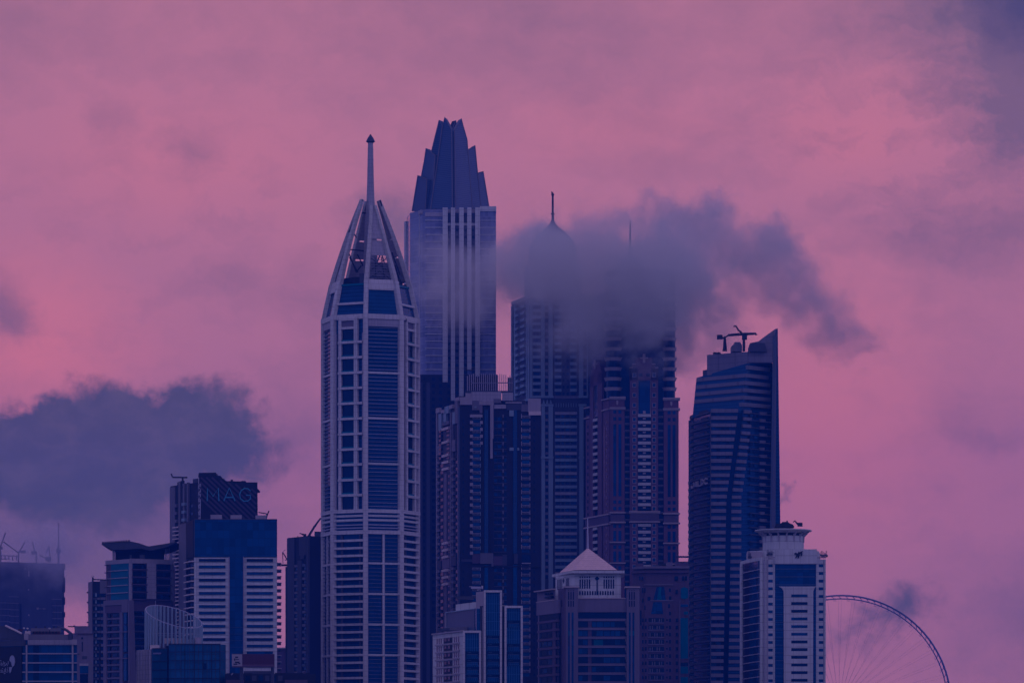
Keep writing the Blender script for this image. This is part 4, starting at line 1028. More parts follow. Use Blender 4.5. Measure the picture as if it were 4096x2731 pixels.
    mb = MB(); mb.add(base + [ap], [(0, 1, 5), (1, 2, 5), (2, 3, 5), (3, 4, 5), (4, 0, 5), (4, 3, 2, 1, 0)])
    rf = T.part('roof', mb, 'rose_tile')
    T.part('mast', MB().tube([pt(2351, 2194, Y + 18), pt(2350.5, 2073, Y + 18)], .5, 8, .2), 'pale_steel', parent=rf)
    T.finish()
tent_building()

# ================================================================== 9  the brown building beside it
def brown_building():
    Y = 1900.0
    T = Thing('brown_building', 'brown stone apartment house with two tapered blue stair windows and a teal glass corner', 'building', 2650, Y)
    T.body('wall', [(2530, Y + 8), (2580, Y), (2740, Y), (2756, Y + 3), (2756, Y + 45), (2540, Y + 50)], 2268, 'mauve_dark', Yr=Y)
    T.body('cornice', [(2534, Y + 5), (2580, Y - 2), (2757, Y - 2), (2757, Y + 30), (2540, Y + 40)], 2264, 'mauve', Yr=Y, z0=Z(2273, Y))
    T.body('cornice', [(2526, Y + 6), (2580, Y - 1.2), (2757, Y - 1.2), (2757, Y + 30), (2540, Y + 40)], 2281, 'mauve_dark', Yr=Y, z0=Z(2290, Y))
    for (a, b, y0, m) in ((2542, 2574, 2248, 'mauve_dark'), (2620, 2636, 2254, 'slate'), (2636, 2664, 2247, 'dark_wall'), (2666, 2690, 2243, 'mauve'), (2692, 2700, 2252, 'dark_wall'), (2706, 2752, 2248, 'mauve_dark')):
        T.body('roof_block', [(a, Y + 8), (b, Y + 8), (b, Y + 14), (a, Y + 14)], y0, m, Yr=Y, z0=Z(2268, Y))
    f = T.face(2580, Y, 2740, Y); 
    f.box('panel', 2578, 2690, 2336, 2790, 'mauve_dark', .5); f.box('cornice', 2576, 2692, 2335, 2340, 'mauve', 1.0); f.box('cornice', 2600, 2692, 2399, 2403, 'mauve', .9)
    def trap(q, mat, d=.7): T.part('stair_window', MB().prism([f.p3(a, b, d) for a, b in q], [f.p3(a, b, .2) for a, b in q]), mat)
    trap([(2627, 2346), (2657, 2346), (2663, 2399), (2613, 2399)], 'glass'); trap([(2636, 2347), (2646, 2347), (2643, 2372), (2648, 2398), (2628, 2398), (2632, 2372)], 'glass_teal', .8)
    trap([(2613, 2407), (2647, 2407), (2653, 2454), (2604, 2454)], 'glass'); trap([(2621, 2408), (2626, 2408), (2621, 2453), (2613, 2453)], 'glass_blue', .8)
    for k in range(9):
        y = 2471 + 28.6 * k
        f.box('loggia', 2594, 2656, y, y + 17, 'glass_dim', .55); f.box('balcony', 2592, 2657, y + 17, y + 21, 'mauve', 1.0); f.box('cornice', 2596, 2650, y - 4, y - 1, 'mauve_dark', .8)
        for j in range(6):
            f.box('baluster', 2598 + j * 9.4, 2602 + j * 9.4, y + 2, y + 16, 'grey_wall' if (j + k) % 3 else 'dark_wall', .75)
        f.win(2648, 2655, y + 2, y + 16, 'glass_black', d1=.8)
        for (a, b) in ((2568, 2574), (2580, 2586), (2676, 2684), (2703, 2712)): f.win(a, b, y + 1, y + 15, 'glass_black', d1=.66)
        f.win(2664, 2671, y + 4, y + 11, 'glass_black', d1=.6)
    for (x, y, w_, h) in ((2698, 2303, 14, 18), (2728, 2303, 8, 18), (2740, 2303, 8, 18), (2590, 2386, 12, 14), (2675, 2352, 8, 14), (2702, 2358, 9, 16), (2676, 2384, 9, 15), (2672, 2415, 8, 15), (2676, 2445, 8, 14), (2556, 2304, 6, 16), (2566, 2304, 6, 16), (2568, 2350, 5, 20), (2577, 2350, 5, 20), (2568, 2392, 5, 18), (2577, 2420, 5, 18), (2552, 2352, 6, 60), (2560, 2440, 6, 60)):
        f.win(x, x + w_, y, y + h, 'glass_black', d1=.66)
    T.slab('corner_glass', [(2723, 2352), (2736, 2346), (2752, 2352), (2753, 2390), (2738, 2395), (2724, 2390)], Y - .5, 1, 'glass_teal')
    for (a, b, m) in ((2470, 2632, 'glass_teal'), (2648, 2662, 'glass_black'), (2664, 2692, 'glass_teal'), (2706, 2790, 'glass_teal'), (2416, 2426, 'glass_blue'), (2444, 2456, 'glass_teal')):
        f.box('corner_glass', 2722 if a != 2444 else 2735, 2752, a, b, m, .3)
    f.box('mullion', 2718, 2721, 2400, 2790, 'mauve', .6)
    T.finish()
brown_building()

# ================================================================== 10  the white framed slabs
def framed_building():
    Y = 1650.0
    T = Thing('framed_building', 'three stepped slabs of blue glass in thick white frames with a windowed side wing', 'building', 1970, Y)
    P = 31.0
    # three boxes
    T.body('glass_body', [(1856, Y), (1924, Y), (1924, Y + 40), (1872, Y + 40)], 2523, 'glass_fins')
    T.body('glass_body', [(1938, Y), (2006, Y), (2006, Y + 45), (1950, Y + 45)], 2362, 'glass_fins')
    T.body('glass_body', [(2021, Y), (2090, Y), (2090, Y + 40), (2030, Y + 40)], 2424, 'glass_fins')
    T.body('link', [(1920, Y + 4), (2026, Y + 4), (2026, Y + 40), (1930, Y + 40)], 2420, 'slate', Yr=Y)
    T.body('wing', [(1731, Y + 34), (1856, Y + .5), (1870, Y + 40), (1760, Y + 70)], 2521, 'white_paint', Yr=Y)
    T.body('glass_wing', [(1784, Y + 46), (1937, Y + 5), (1950, Y + 44), (1800, Y + 70)], 2428, 'louvre', Yr=Y)
    T.body('penthouse', [(1823, Y + 36), (1906, Y + 16), (1918, Y + 44), (1840, Y + 60)], 2398, 'white_paint', Yr=Y)
    T.body('penthouse', [(1904, Y + 11), (1937, Y + 3), (1948, Y + 44), (1916, Y + 48)], 2361, 'stone', Yr=Y)
    T.body('penthouse', [(2004, Y + 10), (2052, Y + 16), (2052, Y + 34), (2010, Y + 34)], 2414, 'white_paint', Yr=Y)
    T.body('link', [(1906, Y + 4.5), (1937, Y + 4.6), (1937, Y + 30), (1916, Y + 30)], 2430, 'glass_fins', Yr=Y)
    f = T.face(1850, Y, 2092, Y)
    for (a, b, yt, first) in ((1852, 1925, 2521, 2603), (1930, 2008, 2360, 2540), (2018, 2091, 2422, 2480)):
        f.box('frame', a if a != 1930 else 1935, b, yt, yt + 8.5, 'white_panel', 1.4, -3)
        f.box('frame', a, a + 8, yt + 8.5 if a != 1930 else yt + 8.5, 2790, 'white_panel', 1.4, -3) if a != 1930 else f.box('frame', 1936, 1943, yt + 8.5, 2790, 'white_panel', 1.4, -3)
        f.box('frame', b - 8, b, yt + 8.5, 2790, 'white_panel', 1.4, -3)
        if a == 1930: f.box('frame', 1930, 1936, 2428, 2790, 'stone', .9, -3)
        k = 0; y = first
        gl, gr = a + 9 + (5 if a == 1930 else 0), b - 9
        while y < 2760:
            skip = (a == 2018 and (2490 < y < 2570 or y > 2665))
            if not skip:
                f.box('recess', gl, gr, y, y + P - 8, 'glass_black', .1)
                f.box('loggia_glass', gl + 6, gr - 5, y + 13, y + P - 4, 'glass_blue', .45, .2, sub=[])
                f.box('recess', gl, gl + 5, y + 12, y + P - 3, 'glass_black', .3)
                for j in range(6): f.box('mullion', gl + 6 + j * (gr - gl - 11.6) / 5.0, gl + 6.8 + j * (gr - gl - 11.6) / 5.0, y + 12, y + P - 4, 'louvre', .55, .3)
                f.box('rail', gl + 6, gr - 5, y + 11.5, y + 13, 'louvre', .6, .3)
                f.box('rail', gl + 9, gl + 24, y + 5, y + 6.2, 'louvre', .6, .3)
            y += P; k += 1
    l = T.face(1731, Y + 34, 1856, Y + .5, Yr=Y)
    for k in range(9):
        y = 2541 + P * k + .5
        for (a, b) in ((1747, 1751), (1755, 1759), (1763, 1767), (1816, 1820), (1824, 1828), (1833, 1837)): l.win(a, b, y, y + 21, 'glass_black')
        l.box('loggia', 1775, 1810, y, y + 23, 'dark_wall', .1); l.win(1780, 1788, y + 2, y + 14, 'glass_black', d1=.25); l.win(1794, 1802, y + 2, y + 14, 'glass_black', d1=.25)
        l.box('balcony', 1744, 1840, y + 23, y + 29, 'stone', .5)
    l.box('coping', 1731, 1852, 2518, 2524, 'stone', .6)
    g_ = T.face(1784, Y + 46, 1937, Y + 5, Yr=Y)
    for x in (1900, 1908, 1917, 1926): g_.box('mullion', x, x + 1, 2432, 2520, 'louvre', .4)
    g_.box('glass_strip', 1898, 1936, 2432, 2524, 'glass_fins', .2); g_.box('coping', 1784, 1906, 2424, 2428, 'pier_stone', .4)
    g_.box('edge', 1784, 1786, 2428, 2520, 'stone', .5)
    T.part('roof_duct', MB().box(pt(1800, 2517, Y + 30), (9, 2, 1.2)), 'slate'); T.part('roof_duct', MB().box(pt(1834, 2513, Y + 22), (7, 2, 1.1)), 'grey_wall'); T.part('roof_duct', MB().box(pt(1860, 2390, Y + 30), (7, 2, 1.2)), 'slate')
    T.finish()
    Y += 14
    D = Thing('roof_gondola', 'pale window cleaning gondola parked on the tallest of the white framed slabs', 'machine', 1910, Y, Z(2360, Y))
    D.part('boom', MB().box(pt(1904, 2349, Y), (3.9, 1.2, .8)), 'pale_steel'); D.part('boom', MB().tube([pt(1878, 2345, Y), pt(1900, 2346, Y)], .15), 'pale_steel')
    D.part('leg', MB().tube([pt(1912, 2352, Y), pt(1911, 2361, Y)], .25), 'pale_steel'); D.part('leg', MB().tube([pt(1918, 2352, Y), pt(1921, 2361, Y)], .2), 'pale_steel'); D.part('cab', MB().box(pt(1929, 2348, Y), (.6, 1.2, 1.2)), 'white_panel')
framed_building()

# ================================================================== 11  the white building with the T of glass
def tee_building():
    Y = 1900.0
    T = Thing('tee_building', 'white office block with rows of strip windows round a broad T of dark blue glass', 'building', 930, Y)
    T.body('wall', [(776, Y), (1108, Y), (1106, Y + 45), (800, Y + 50)], 2228, 'white_paint', Yr=Y)
    T.body('glass_body', [(719, Y + 27.2), (777, Y + .2), (778, Y - .3), (1108.5, Y - .3), (1108.5, Y + 40), (740, Y + 50)], 2077, 'dark_wall', Yr=Y, z0=Z(2227, Y))
    T.body('side_wall', [(719, Y + 27.2), (778, Y + 1), (790, Y + 40), (740, Y + 50)], 2228, 'dark_wall', Yr=Y)
    f = T.face(777, Y - .3, 1108, Y - .3, Yr=Y); P = 26.35
    f.box('glass_panel', 778, 1108, 2078, 2226, 'glass', .1); f.box('glass_panel', 917, 973, 2226, 2790, 'glass', -.05)
    f.box('coping', 777, 1108, 2075, 2078, 'slate', .3); f.box('edge', 776, 779, 2078, 2226, 'slate', .4); f.box('edge', 973, 976, 2226, 2620, 'stone', .4); f.box('edge', 915, 918, 2226, 2690, 'stone', .4)
    for k in range(18):
        y = 2239.5 + P * k
        f.win(796, 902, y - 5.5, y + 5.5, 'glass' if k % 3 else 'glass_black', d1=.35); f.win(987, 1092, y - 5.5, y + 5.5, 'glass' if k % 4 else 'glass_black', d1=.35)
        f.box('ledge', 796, 902, y - 7.5, y - 5.5, 'white_panel', .55); f.box('ledge', 987, 1092, y - 7.5, y - 5.5, 'white_panel', .55)
        if k > 9: f.box('transom', 918, 972, y + 4, y + 5, 'louvre', .2)
    l = T.face(719, Y + 27, 777, Y + 1, Yr=Y)
    l.box('pier', 719, 747, 2082, 2790, 'grey_wall', .4); l.box('side_panel', 748, 776, 2080, 2226, 'dark_wall', .4)
    for k in range(18):
        y = 2244 + P * k
        l.balcony(748, 779, y - 3, y + 1.5, 'cream', 1.6); l.win(750, 762, y + 4, y + 18, 'glass_black', d1=.5); l.win(766, 776, y + 4, y + 18, 'glass', d1=.5)
    r = T.face(1106, Y + 4, 1127, Y + 4.1, Yr=Y)
    for k in range(18):
        y = 2250 + P * k
        r.box('side_balcony', 1106, 1124 + (k % 2) * 1, y, y + 10, 'slate', 1, -3); r.box('side_balcony', 1106, 1126, y - 2.5, y, 'stone', 1.2, -3.2); r.box('side_balcony', 1114, 1121, y + 3, y + 8, 'glass_dim', 1.1, .9)
    T.finish()
    for (a, b, y0, lab) in ((842, 888, 2049, 'leftmost of three pale plant boxes in front of the striped sign'), (922, 967, 2050, 'middle one of three pale plant boxes in front of the striped sign'), (1022, 1066, 2051, 'rightmost pale plant box, by the railing at the roof edge')):
        B = Thing('plant_box', lab, 'roof plant', (a + b) / 2, Y + 18, Z(2077, Y), group='plant boxes on the roof of the white office block')
        B.body('housing', [(a, Y + 14), (b, Y + 14), (b - 1, Y + 20), (a + 1, Y + 20)], y0, 'stone', Yr=Y, z0=Z(2077, Y))
        B.body('louvre', [(a - 9, Y + 15), (a, Y + 15), (a, Y + 19), (a - 9, Y + 19)], y0 + 8, 'dark_wall', Yr=Y, z0=Z(2077, Y))
    Rl = Thing('roof_davit', 'slim leaning davit arm at the right roof corner of the white office block', 'davit', 1068, Y + 10, Z(2075, Y))
    Rl.part('arm', MB().tube([pt(1064, 2076, Y + 10), pt(1070, 2056, Y + 10), pt(1076, 2042, Y + 10)], .3, 5), 'dark_steel'); Rl.part('arm', MB().tube([pt(1034, 2048, Y + 10), pt(1068, 2054, Y + 10)], .25, 5), 'dark_steel'); Rl.part('arm', MB().tube([pt(1062, 2074, Y + 9), pt(1066, 2056, Y + 9)], .18, 5), 'pale_steel')
tee_building()

# ================================================================== 12  the dark block with the striped roof sign
def sign_block():
    Y = 2040.0
    T = Thing('sign_block', 'dark block of flats behind the white office block, under a striped screen', 'building', 850, Y)
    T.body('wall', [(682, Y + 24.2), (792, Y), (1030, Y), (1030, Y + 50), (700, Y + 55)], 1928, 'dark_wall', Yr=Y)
    T.slab('roof_block', [(793, 1935), (793, 1905), (795, 1890), (863, 1889), (866, 1901), (882, 1902), (879, 1912), (896, 1914), (900, 1923), (983, 1924), (983, 1948), (1033, 1955), (1032, 1960), (793, 1960)], Y + 2, 16, 'dark_wall')
    l = T.face(682, Y + 24, 792, Y, Yr=Y)
    l.box('side_wall', 682, 702, 1934, 2790, 'grey_wall', .4)
    for (a, b, t) in ((720, 726, 1915), (737, 744, 1926), (753, 758, 1924)): l.box('pilaster', a, b, t, 2790, 'grey_wall', .9)
    l.box('roof_block', 712, 722, 1917, 1934, 'dark_wall', .4); l.box('roof_block', 726, 736, 1913, 1934, 'dark_wall', .4); l.box('roof_block', 774, 792, 1913, 1930, 'slate', .4)
    for k in range(24):
        y = 2009 + 31.2 * k
        l.balcony(703, 714, y - 4, y + 8, 'grey_wall', 1.2); l.win(714, 720, y + 9, y + 22, 'glass_black')
        if k < 4: l.balcony(736, 748, y - 5, y + 6, 'pier_stone', 1.4)
        l.win(728, 736, y + 7, y + 20, 'glass_dim'); l.win(760, 772, y + 5, y + 16, 'glass_black')
        if y > 2100: l.balcony(702, 724, y - 6, y - 1, 'cream', 1.7); l.balcony(702, 724, y + 10, y + 14, 'cream', 1.7)
    T.finish()
    # striped screen with the three thin letters: a sign of its own
    Sg = Thing('rooftop_sign', 'huge slatted roof screen of diagonal stripes with the thin blue letters MAG', 'sign', 910, Y - 2, Z(2090, Y))
    f = Face(Sg, 792, Y - 1.2, 1033, Y - 1.2, Yr=Y)
    Sg.part('screen', MB().prism([f.p3(a, b, .3) for a, b in ((794, 1906), (842, 1906), (1030, 1958), (1031, 2095), (794, 2095))], [f.p3(a, b, -.2) for a, b in ((794, 1906), (842, 1906), (1030, 1958), (1031, 2095), (794, 2095))]), 'dark_wall')
    mb = MB()
    for k in range(-4, 12):
        x = 800 + k * 22
        # slats fall to the right at 45 degrees; clipped to the screen
        a = [(x + t_, 1906 + t_ * .95) for t_ in range(0, 200, 4)]
        a = [(p, q) for p, q in a if 798 < p < 1028 and q < 2092 and q > 1908 + max(0, (p - 842) * .277)]
        if len(a) > 2: mb.tube([f.p3(a[0][0], a[0][1], .5), f.p3(a[-1][0], a[-1][1], .5)], .62, 4)
    Sg.part('slat', mb, 'stripe')
    mb = MB()
    for k in range(6):
        y = 1935 + k * 26; mb.tube([f.p3(794, y, .6), f.p3(801, y + 13, .6), f.p3(794, y + 26, .6)], .3, 4); mb.tube([f.p3(796, y + 4, .6), f.p3(803, y + 2, .6)], .3, 4)
    mb.tube([f.p3(795, 1910, .6), f.p3(795, 2094, .6)], .3, 4); mb.tube([f.p3(803, 1930, .6), f.p3(801, 2094, .6)], .25, 4)
    Sg.part('lattice_edge', mb, 'pale_steel')
    def letter(lines): f.strokes('letter', lines, .34, 'letter_blue', 1.5)
    letter([[(829.5, 2004), (831, 1953), (853, 1986), (874, 1953), (876.5, 2004)]])
    letter([[(896, 2004), (918, 1952), (941, 2004)], [(903, 1990), (934, 1990)]])
    letter([[(1003, 1964), (992, 1955), (979, 1954), (966, 1962), (959, 1978), (963, 1995), (976, 2005), (992, 2004), (1003, 1995), (1002, 1981), (985, 1981)]])
    C_ = Thing('roof_crane', 'thin hammer shaped jib on the roof left of the striped sign', 'crane', 735, Y + 6, Z(1926, Y))
    C_.part('arm', MB().tube([pt(690, 1908, Y + 6), pt(720, 1908, Y + 6), pt(746, 1909, Y + 6)], .4, 5), 'dark_steel'); C_.part('arm', MB().tube([pt(685, 1894, Y + 6), pt(690, 1907, Y + 6)], .35, 5), 'dark_steel')
    C_.part('mast', MB().tube([pt(731, 1909, Y + 6), pt(731, 1926, Y + 6)], .5, 5), 'dark_steel'); C_.part('counterweight', MB().box(pt(744, 1909, Y + 6), (1.3, 1.2, .7)), 'dark_steel')
    for (x, y0, w_, nm, lab) in ((927, 1912, .6, 'vent_pipe', 'upright vent pipe on the dark roof right of the sign top'), (958, 1919, .8, 'tank', 'small roof tank beside the vent pipe'), (974, 1917, 1.1, 'tank', 'larger dark roof tank at the roof corner')):
        q = Thing(nm, lab, 'roof fitting', x, Y + 8, Z(1924, Y)); q.part('shell', MB().lathe((X(x, Y + 8), Y + 8), [(w_, Z(1926, Y)), (w_, Z(y0 + 1, Y)), (w_ * .7, Z(y0, Y))], 10), 'dark_steel')
M['letter_blue'] = wall_mat('letter_blue', (0.045, 0.30, 0.44), rough=.4)
sign_block()
# ================================================================== 13  the building with the winged roof
def winged_building():
    Y = 1930.0
    T = Thing('winged_building', 'apartment building with a dark gull wing roof over a curved teal glass corner', 'building', 560, Y)
    T.body('wall', [(424, Y + 26), (432, Y + 12.3), (520, Y + .2), (690, Y + 10), (700, Y + 50), (440, Y + 60)], 2244, 'mauve_dark', Yr=Y)
    c = T.face(432, Y + 12, 520, Y, Yr=Y); f = T.face(520, Y, 692, Y + 10, Yr=Y)
    P = 29.9
    c.box('cornice', 428, 521, 2235, 2251, 'stone', .9); f.box('cornice', 519, 692, 2233, 2251, 'stone', .9)
    c.box('corner_glass', 448, 518, 2250, 2396, 'glass_teal', .6); c.box('corner_glass', 430, 448, 2250, 2396, 'mauve_dark', .4)
    for k in range(5):
        y = 2277 + P * k
        if k < 4: c.box('transom', 437, 516, y, y + 3, 'stone', 1.1)
        c.box('eave_lip', 424, 436, y - 25, y - 22, 'dark_steel', .9)
        for j in range(7): c.box('louvre', 430, 440, y - 22 + 3.8 * j, y - 20.5 + 3.8 * j, 'grey_wall', .7)
    f.box('edge', 516, 526, 2236, 2790, 'grey_panel', .9); f.box('pier', 585, 621, 2251, 2392, 'grey_panel', 1.1); f.box('pier', 681, 692, 2236, 2400, 'grey_wall', .8)
    for k in range(15):
        y = 2252 + P * k if k < 5 else 2440 + 29.0 * (k - 5)
        for (a, b) in ((527, 584), (622, 680)):
            if k >= 5: b = min(b, 584)
            if k >= 5 and a > 600: a, b = 588, 640
            f.box('loggia', a, b, y + 2, y + 22, 'glass_dim', .4)
            n = 6
            for j in range(n): f.win(a + 1 + j * (b - a) / n, a + (j + .72) * (b - a) / n, y + 5, y + 18, rnd.choice(('glass_black', 'glass', 'glass_dim', 'glass_black')), d1=.55)
            f.box('ledge', a - 3, b + 4, y + 22, y + 26, 'mauve_dark' if k < 5 else 'slate', 1.3)
    # rose frame under the glass corner
    c.box('frame', 423, 520, 2396, 2447, 'mauve', 1.4); c.box('recess', 430, 496, 2418, 2446, 'mauve_dark', 1.45, 1.2); c.box('lintel', 430, 496, 2416, 2419, 'dark_wall', 1.5, 1.2)
    for (a, b) in ((423, 431), (488, 499), (431, 435)): c.box('frame', a, b, 2447, 2790, 'mauve', 1.4)
    T.part('frame', MB().prism([f.p3(512, 2790, .5), f.p3(541, 2790, .5), f.p3(541, 2790, 1.9), f.p3(512, 2790, 1.9)], [f.p3(510, 2400, .5), f.p3(528, 2400, .5), f.p3(528, 2400, 1.9), f.p3(510, 2400, 1.9)]), 'mauve')
    for (a, b) in ((2446, 2495), (2498, 2605), (2612, 2720)): c.box('glass_strip', 500, 512, a, b, 'glass_blue', .9)
    for k in range(13):
        y = 2450 + 26.5 * k
        c.win(437, 444, y, y + 15, 'glass_dim', d1=.8); c.win(456, 476, y, y + 13, 'glass_dim', d1=.8); c.win(479, 486, y, y + 18, 'glass_black', d1=.8)
        c.box('balcony', 434, 487, y + 17, y + 23, 'mauve', 1.1)
        if k % 4 == 2: c.box('ledge', 424, 520, y + 20, y + 24, 'mauve', 1.7)
    # pavilion and the gull roof
    T.body('pavilion', [(461, Y + 10), (658, Y + 12), (655, Y + 44), (465, Y + 44)], 2196, 'dark_wall', Yr=Y, z0=Z(2246, Y))
    for (x, d) in ((452, 8), (457, 9), (662, 10), (668, 12), (676, 14)): T.part('column', MB().tube([pt(x, 2240, Y + d), pt(x, 2186, Y + d)], .28, 6), 'pale_steel')
    def roof(q_top, q_bot, y0, y1):
        mb = MB(); n = len(q_top)
        for i in range(n - 1):
            lo = [pt(*q_bot[i], Y + y0), pt(*q_bot[i + 1], Y + y0), pt(*q_top[i + 1], Y + y0), pt(*q_top[i], Y + y0)]
            mb.prism(lo, [v + Vector((0, y1 - y0, (v.z * 0))) for v in lo])
        return T.part('wing_roof', mb, 'slate')
    roof([(407, 2171), (440, 2168), (518, 2163), (556, 2171), (593, 2184), (640, 2177), (704, 2166)], [(407, 2178), (455, 2198), (518, 2196), (560, 2192), (604, 2201), (658, 2189), (704, 2170)], 1, 40)
    mb = MB()
    for k in range(11): mb.box(pt(412 + k * 10.4, 2168 - k * .72, Y + .6), (.75, .5, .55))
    T.part('fascia_block', mb, 'dark_steel')
    for (x, w_) in ((523, 2), (569, 5)): T.part('roof_block', MB().box(pt(x, 2226, Y + 4), (w_ * .45, 2, 1.8)), 'slate')
    T.finish()
winged_building()

# ================================================================== 14  slim dark tower at the left
def slim_tower():
    Y = 2060.0
    T = Thing('slim_tower', 'slim dark block of flats left of the winged roof building', 'building', 392, Y)
    T.body('wall', [(355, Y + 9), (370, Y), (424, Y), (428, Y + 40), (360, Y + 40)], 2324, 'dark_wall', Yr=Y)
    f = T.face(370, Y, 424, Y); l = T.face(355, Y + 9, 370, Y, Yr=Y)
    l.box('flank', 355, 370, 2324, 2790, 'grey_wall', .3)
    f.box('roof_block', 400, 424, 2320, 2372, 'grey_wall', .6)
    for k in range(17):
        y = 2375 + 26.6 * k
        f.win(373, 379, y, y + 12, 'glass_black'); f.win(381, 387, y - 4, y + 10, 'pier_stone', name='balcony'); f.win(388, 398, y, y + 13, 'glass_black')
        f.balcony(390, 402, y + 14, y + 22, 'grey_wall', 1.0); f.win(404, 421, y, y + 12, 'glass_black'); f.balcony(404, 423, y + 13, y + 23, 'band_grey', 1.1)
        f.balcony(372, 396, y + 15, y + 22, 'slate', .9)
    f.box('pier', 396, 402, 2570, 2790, 'dark_wall', 1.4)
    for k in range(11): l.box('ledge', 353.5, 357, 2362 + 40 * k, 2367 + 40 * k, 'slate', .8)
    T.finish()
    A = Thing('roof_antenna', 'dark aerial post with a horizontal rail on the slim tower roof', 'antenna', 372, Y + 4, Z(2324, Y))
    A.part('mast', MB().tube([pt(371, 2326, Y + 3), pt(371, 2308, Y + 3)], .45, 5), 'dark_steel'); A.part('rail', MB().tube([pt(372, 2316, Y + 3), pt(426, 2318, Y + 3)], .3, 5), 'dark_steel')
    for x in (366, 375): A.part('whip', MB().tube([pt(370, 2310, Y + 3), pt(x, 2301, Y + 3)], .12, 4), 'dark_steel')
slim_tower()

# ================================================================== 15  glass office with the slanted ring of fins
def ring_building():
    Y = 1600.0
    T = Thing('ring_building', 'blue glass office block crowned by a slanted ring of tall pale fins', 'building', 730, Y)
    T.body('glass_body', [(552, Y + 14), (610, Y + 3), (668, Y), (668, Y + 40), (560, Y + 45)], 2592, 'glass_grid', Yr=Y)
    T.body('glass_body', [(676, Y - 1), (880, Y - 1), (903, Y + 3), (900, Y + 40), (676, Y + 40)], 2576, 'glass_grid', Yr=Y)
    T.body('wall', [(664, Y + 1.5), (680, Y + 1.5), (680, Y + 30), (664, Y + 30)], 2580, 'dark_wall', Yr=Y)
    f = T.face(676, Y - 1, 880, Y - 1, Yr=Y); l = T.face(552, Y + 14, 610, Y + 3, Yr=Y); l2 = T.face(610, Y + 3, 668, Y, Yr=Y)
    for k in range(9): l.box('fin', 553 + 6.3 * k, 555 + 6.3 * k, 2594, 2790, 'grey_panel', .7)
    for y in (2607, 2641, 2676, 2710):
        f.box('transom', 676, 880, y, y + 1.5, 'dark_steel', .25); f.box('transom', 676, 880, y + 8, y + 9, 'dark_steel', .2); l2.box('transom', 610, 668, y + 1, y + 2.5, 'dark_steel', .3)
    for x in (738, 776, 810, 845, 878): f.box('mullion', x, x + 3, 2576, 2790, 'dark_wall', .2)
    for x in (700, 722, 757, 793, 828, 862): f.box('mullion', x, x + 1.2, 2576, 2790, 'slate', .2)
    f.box('open_window', 814, 826, 2652, 2674, 'glass_black', .3); l2.box('glass_strip', 614, 646, 2608, 2614, 'glass_pale', .35)
    f.box('coping', 676, 882, 2573, 2577, 'dark_steel', .4); l2.box('coping', 610, 668, 2589, 2593, 'slate', .4)
    # plant rooms inside the ring
    for (a, b, y0, d, m) in ((655, 742, 2548, 6, 'cream'), (700, 780, 2552, 9, 'white_paint'), (600, 640, 2577, 4, 'cream'), (640, 690, 2570, 5, 'mauve'), (780, 806, 2545, 6, 'stone')):
        T.body('plant_room', [(a, Y + d), (b, Y + d), (b, Y + d + 8), (a, Y + d + 8)], y0, m, Yr=Y, z0=Z(2596, Y))
    T.body('plant_room', [(680, Y + 5.4), (689, Y + 5.4), (689, Y + 7), (680, Y + 7)], 2560, 'dark_wall', Yr=Y, z0=Z(2596, Y))
    for (x) in (622, 838): T.part('aerial', MB().tube([pt(x, 2596 if x < 700 else 2576, Y + 5), pt(x, 2400 if x < 700 else 2560, Y + 5)], .1, 4), 'pale_steel')
    cx, cy_ = X(695, Y + 14), Y + 14; r = 113 * Y / F; s = Y / F
    top = lambda a: Z(2458, Y) - (32 * math.cos(a)) * s + 38 * math.sin(a) * s
    n = 44
    ringp = [Vector((cx + r * math.cos(2 * math.pi * i / 64), cy_ + r * math.sin(2 * math.pi * i / 64), top(2 * math.pi * i / 64))) for i in range(64)]
    T.part('rim', MB().tube(ringp, .16, 5, closed=True), 'pale_steel')
    low = [Vector((v.x, v.y, Z(2530, Y))) for v in ringp]
    T.part('rim', MB().tube(low, .1, 4, closed=True), 'pale_steel')
    for i in range(n):
        a = 2 * math.pi * i / n
        z1 = top(a) - .1
        zb = Z(2594, Y)
        T.part('crown_fin', MB().box((cx + r * math.cos(a), cy_ + r * math.sin(a), (z1 + zb) / 2), (.42, .85, z1 - zb), a + R(90) + .55), 'pier_stone')
    T.finish()
ring_building()

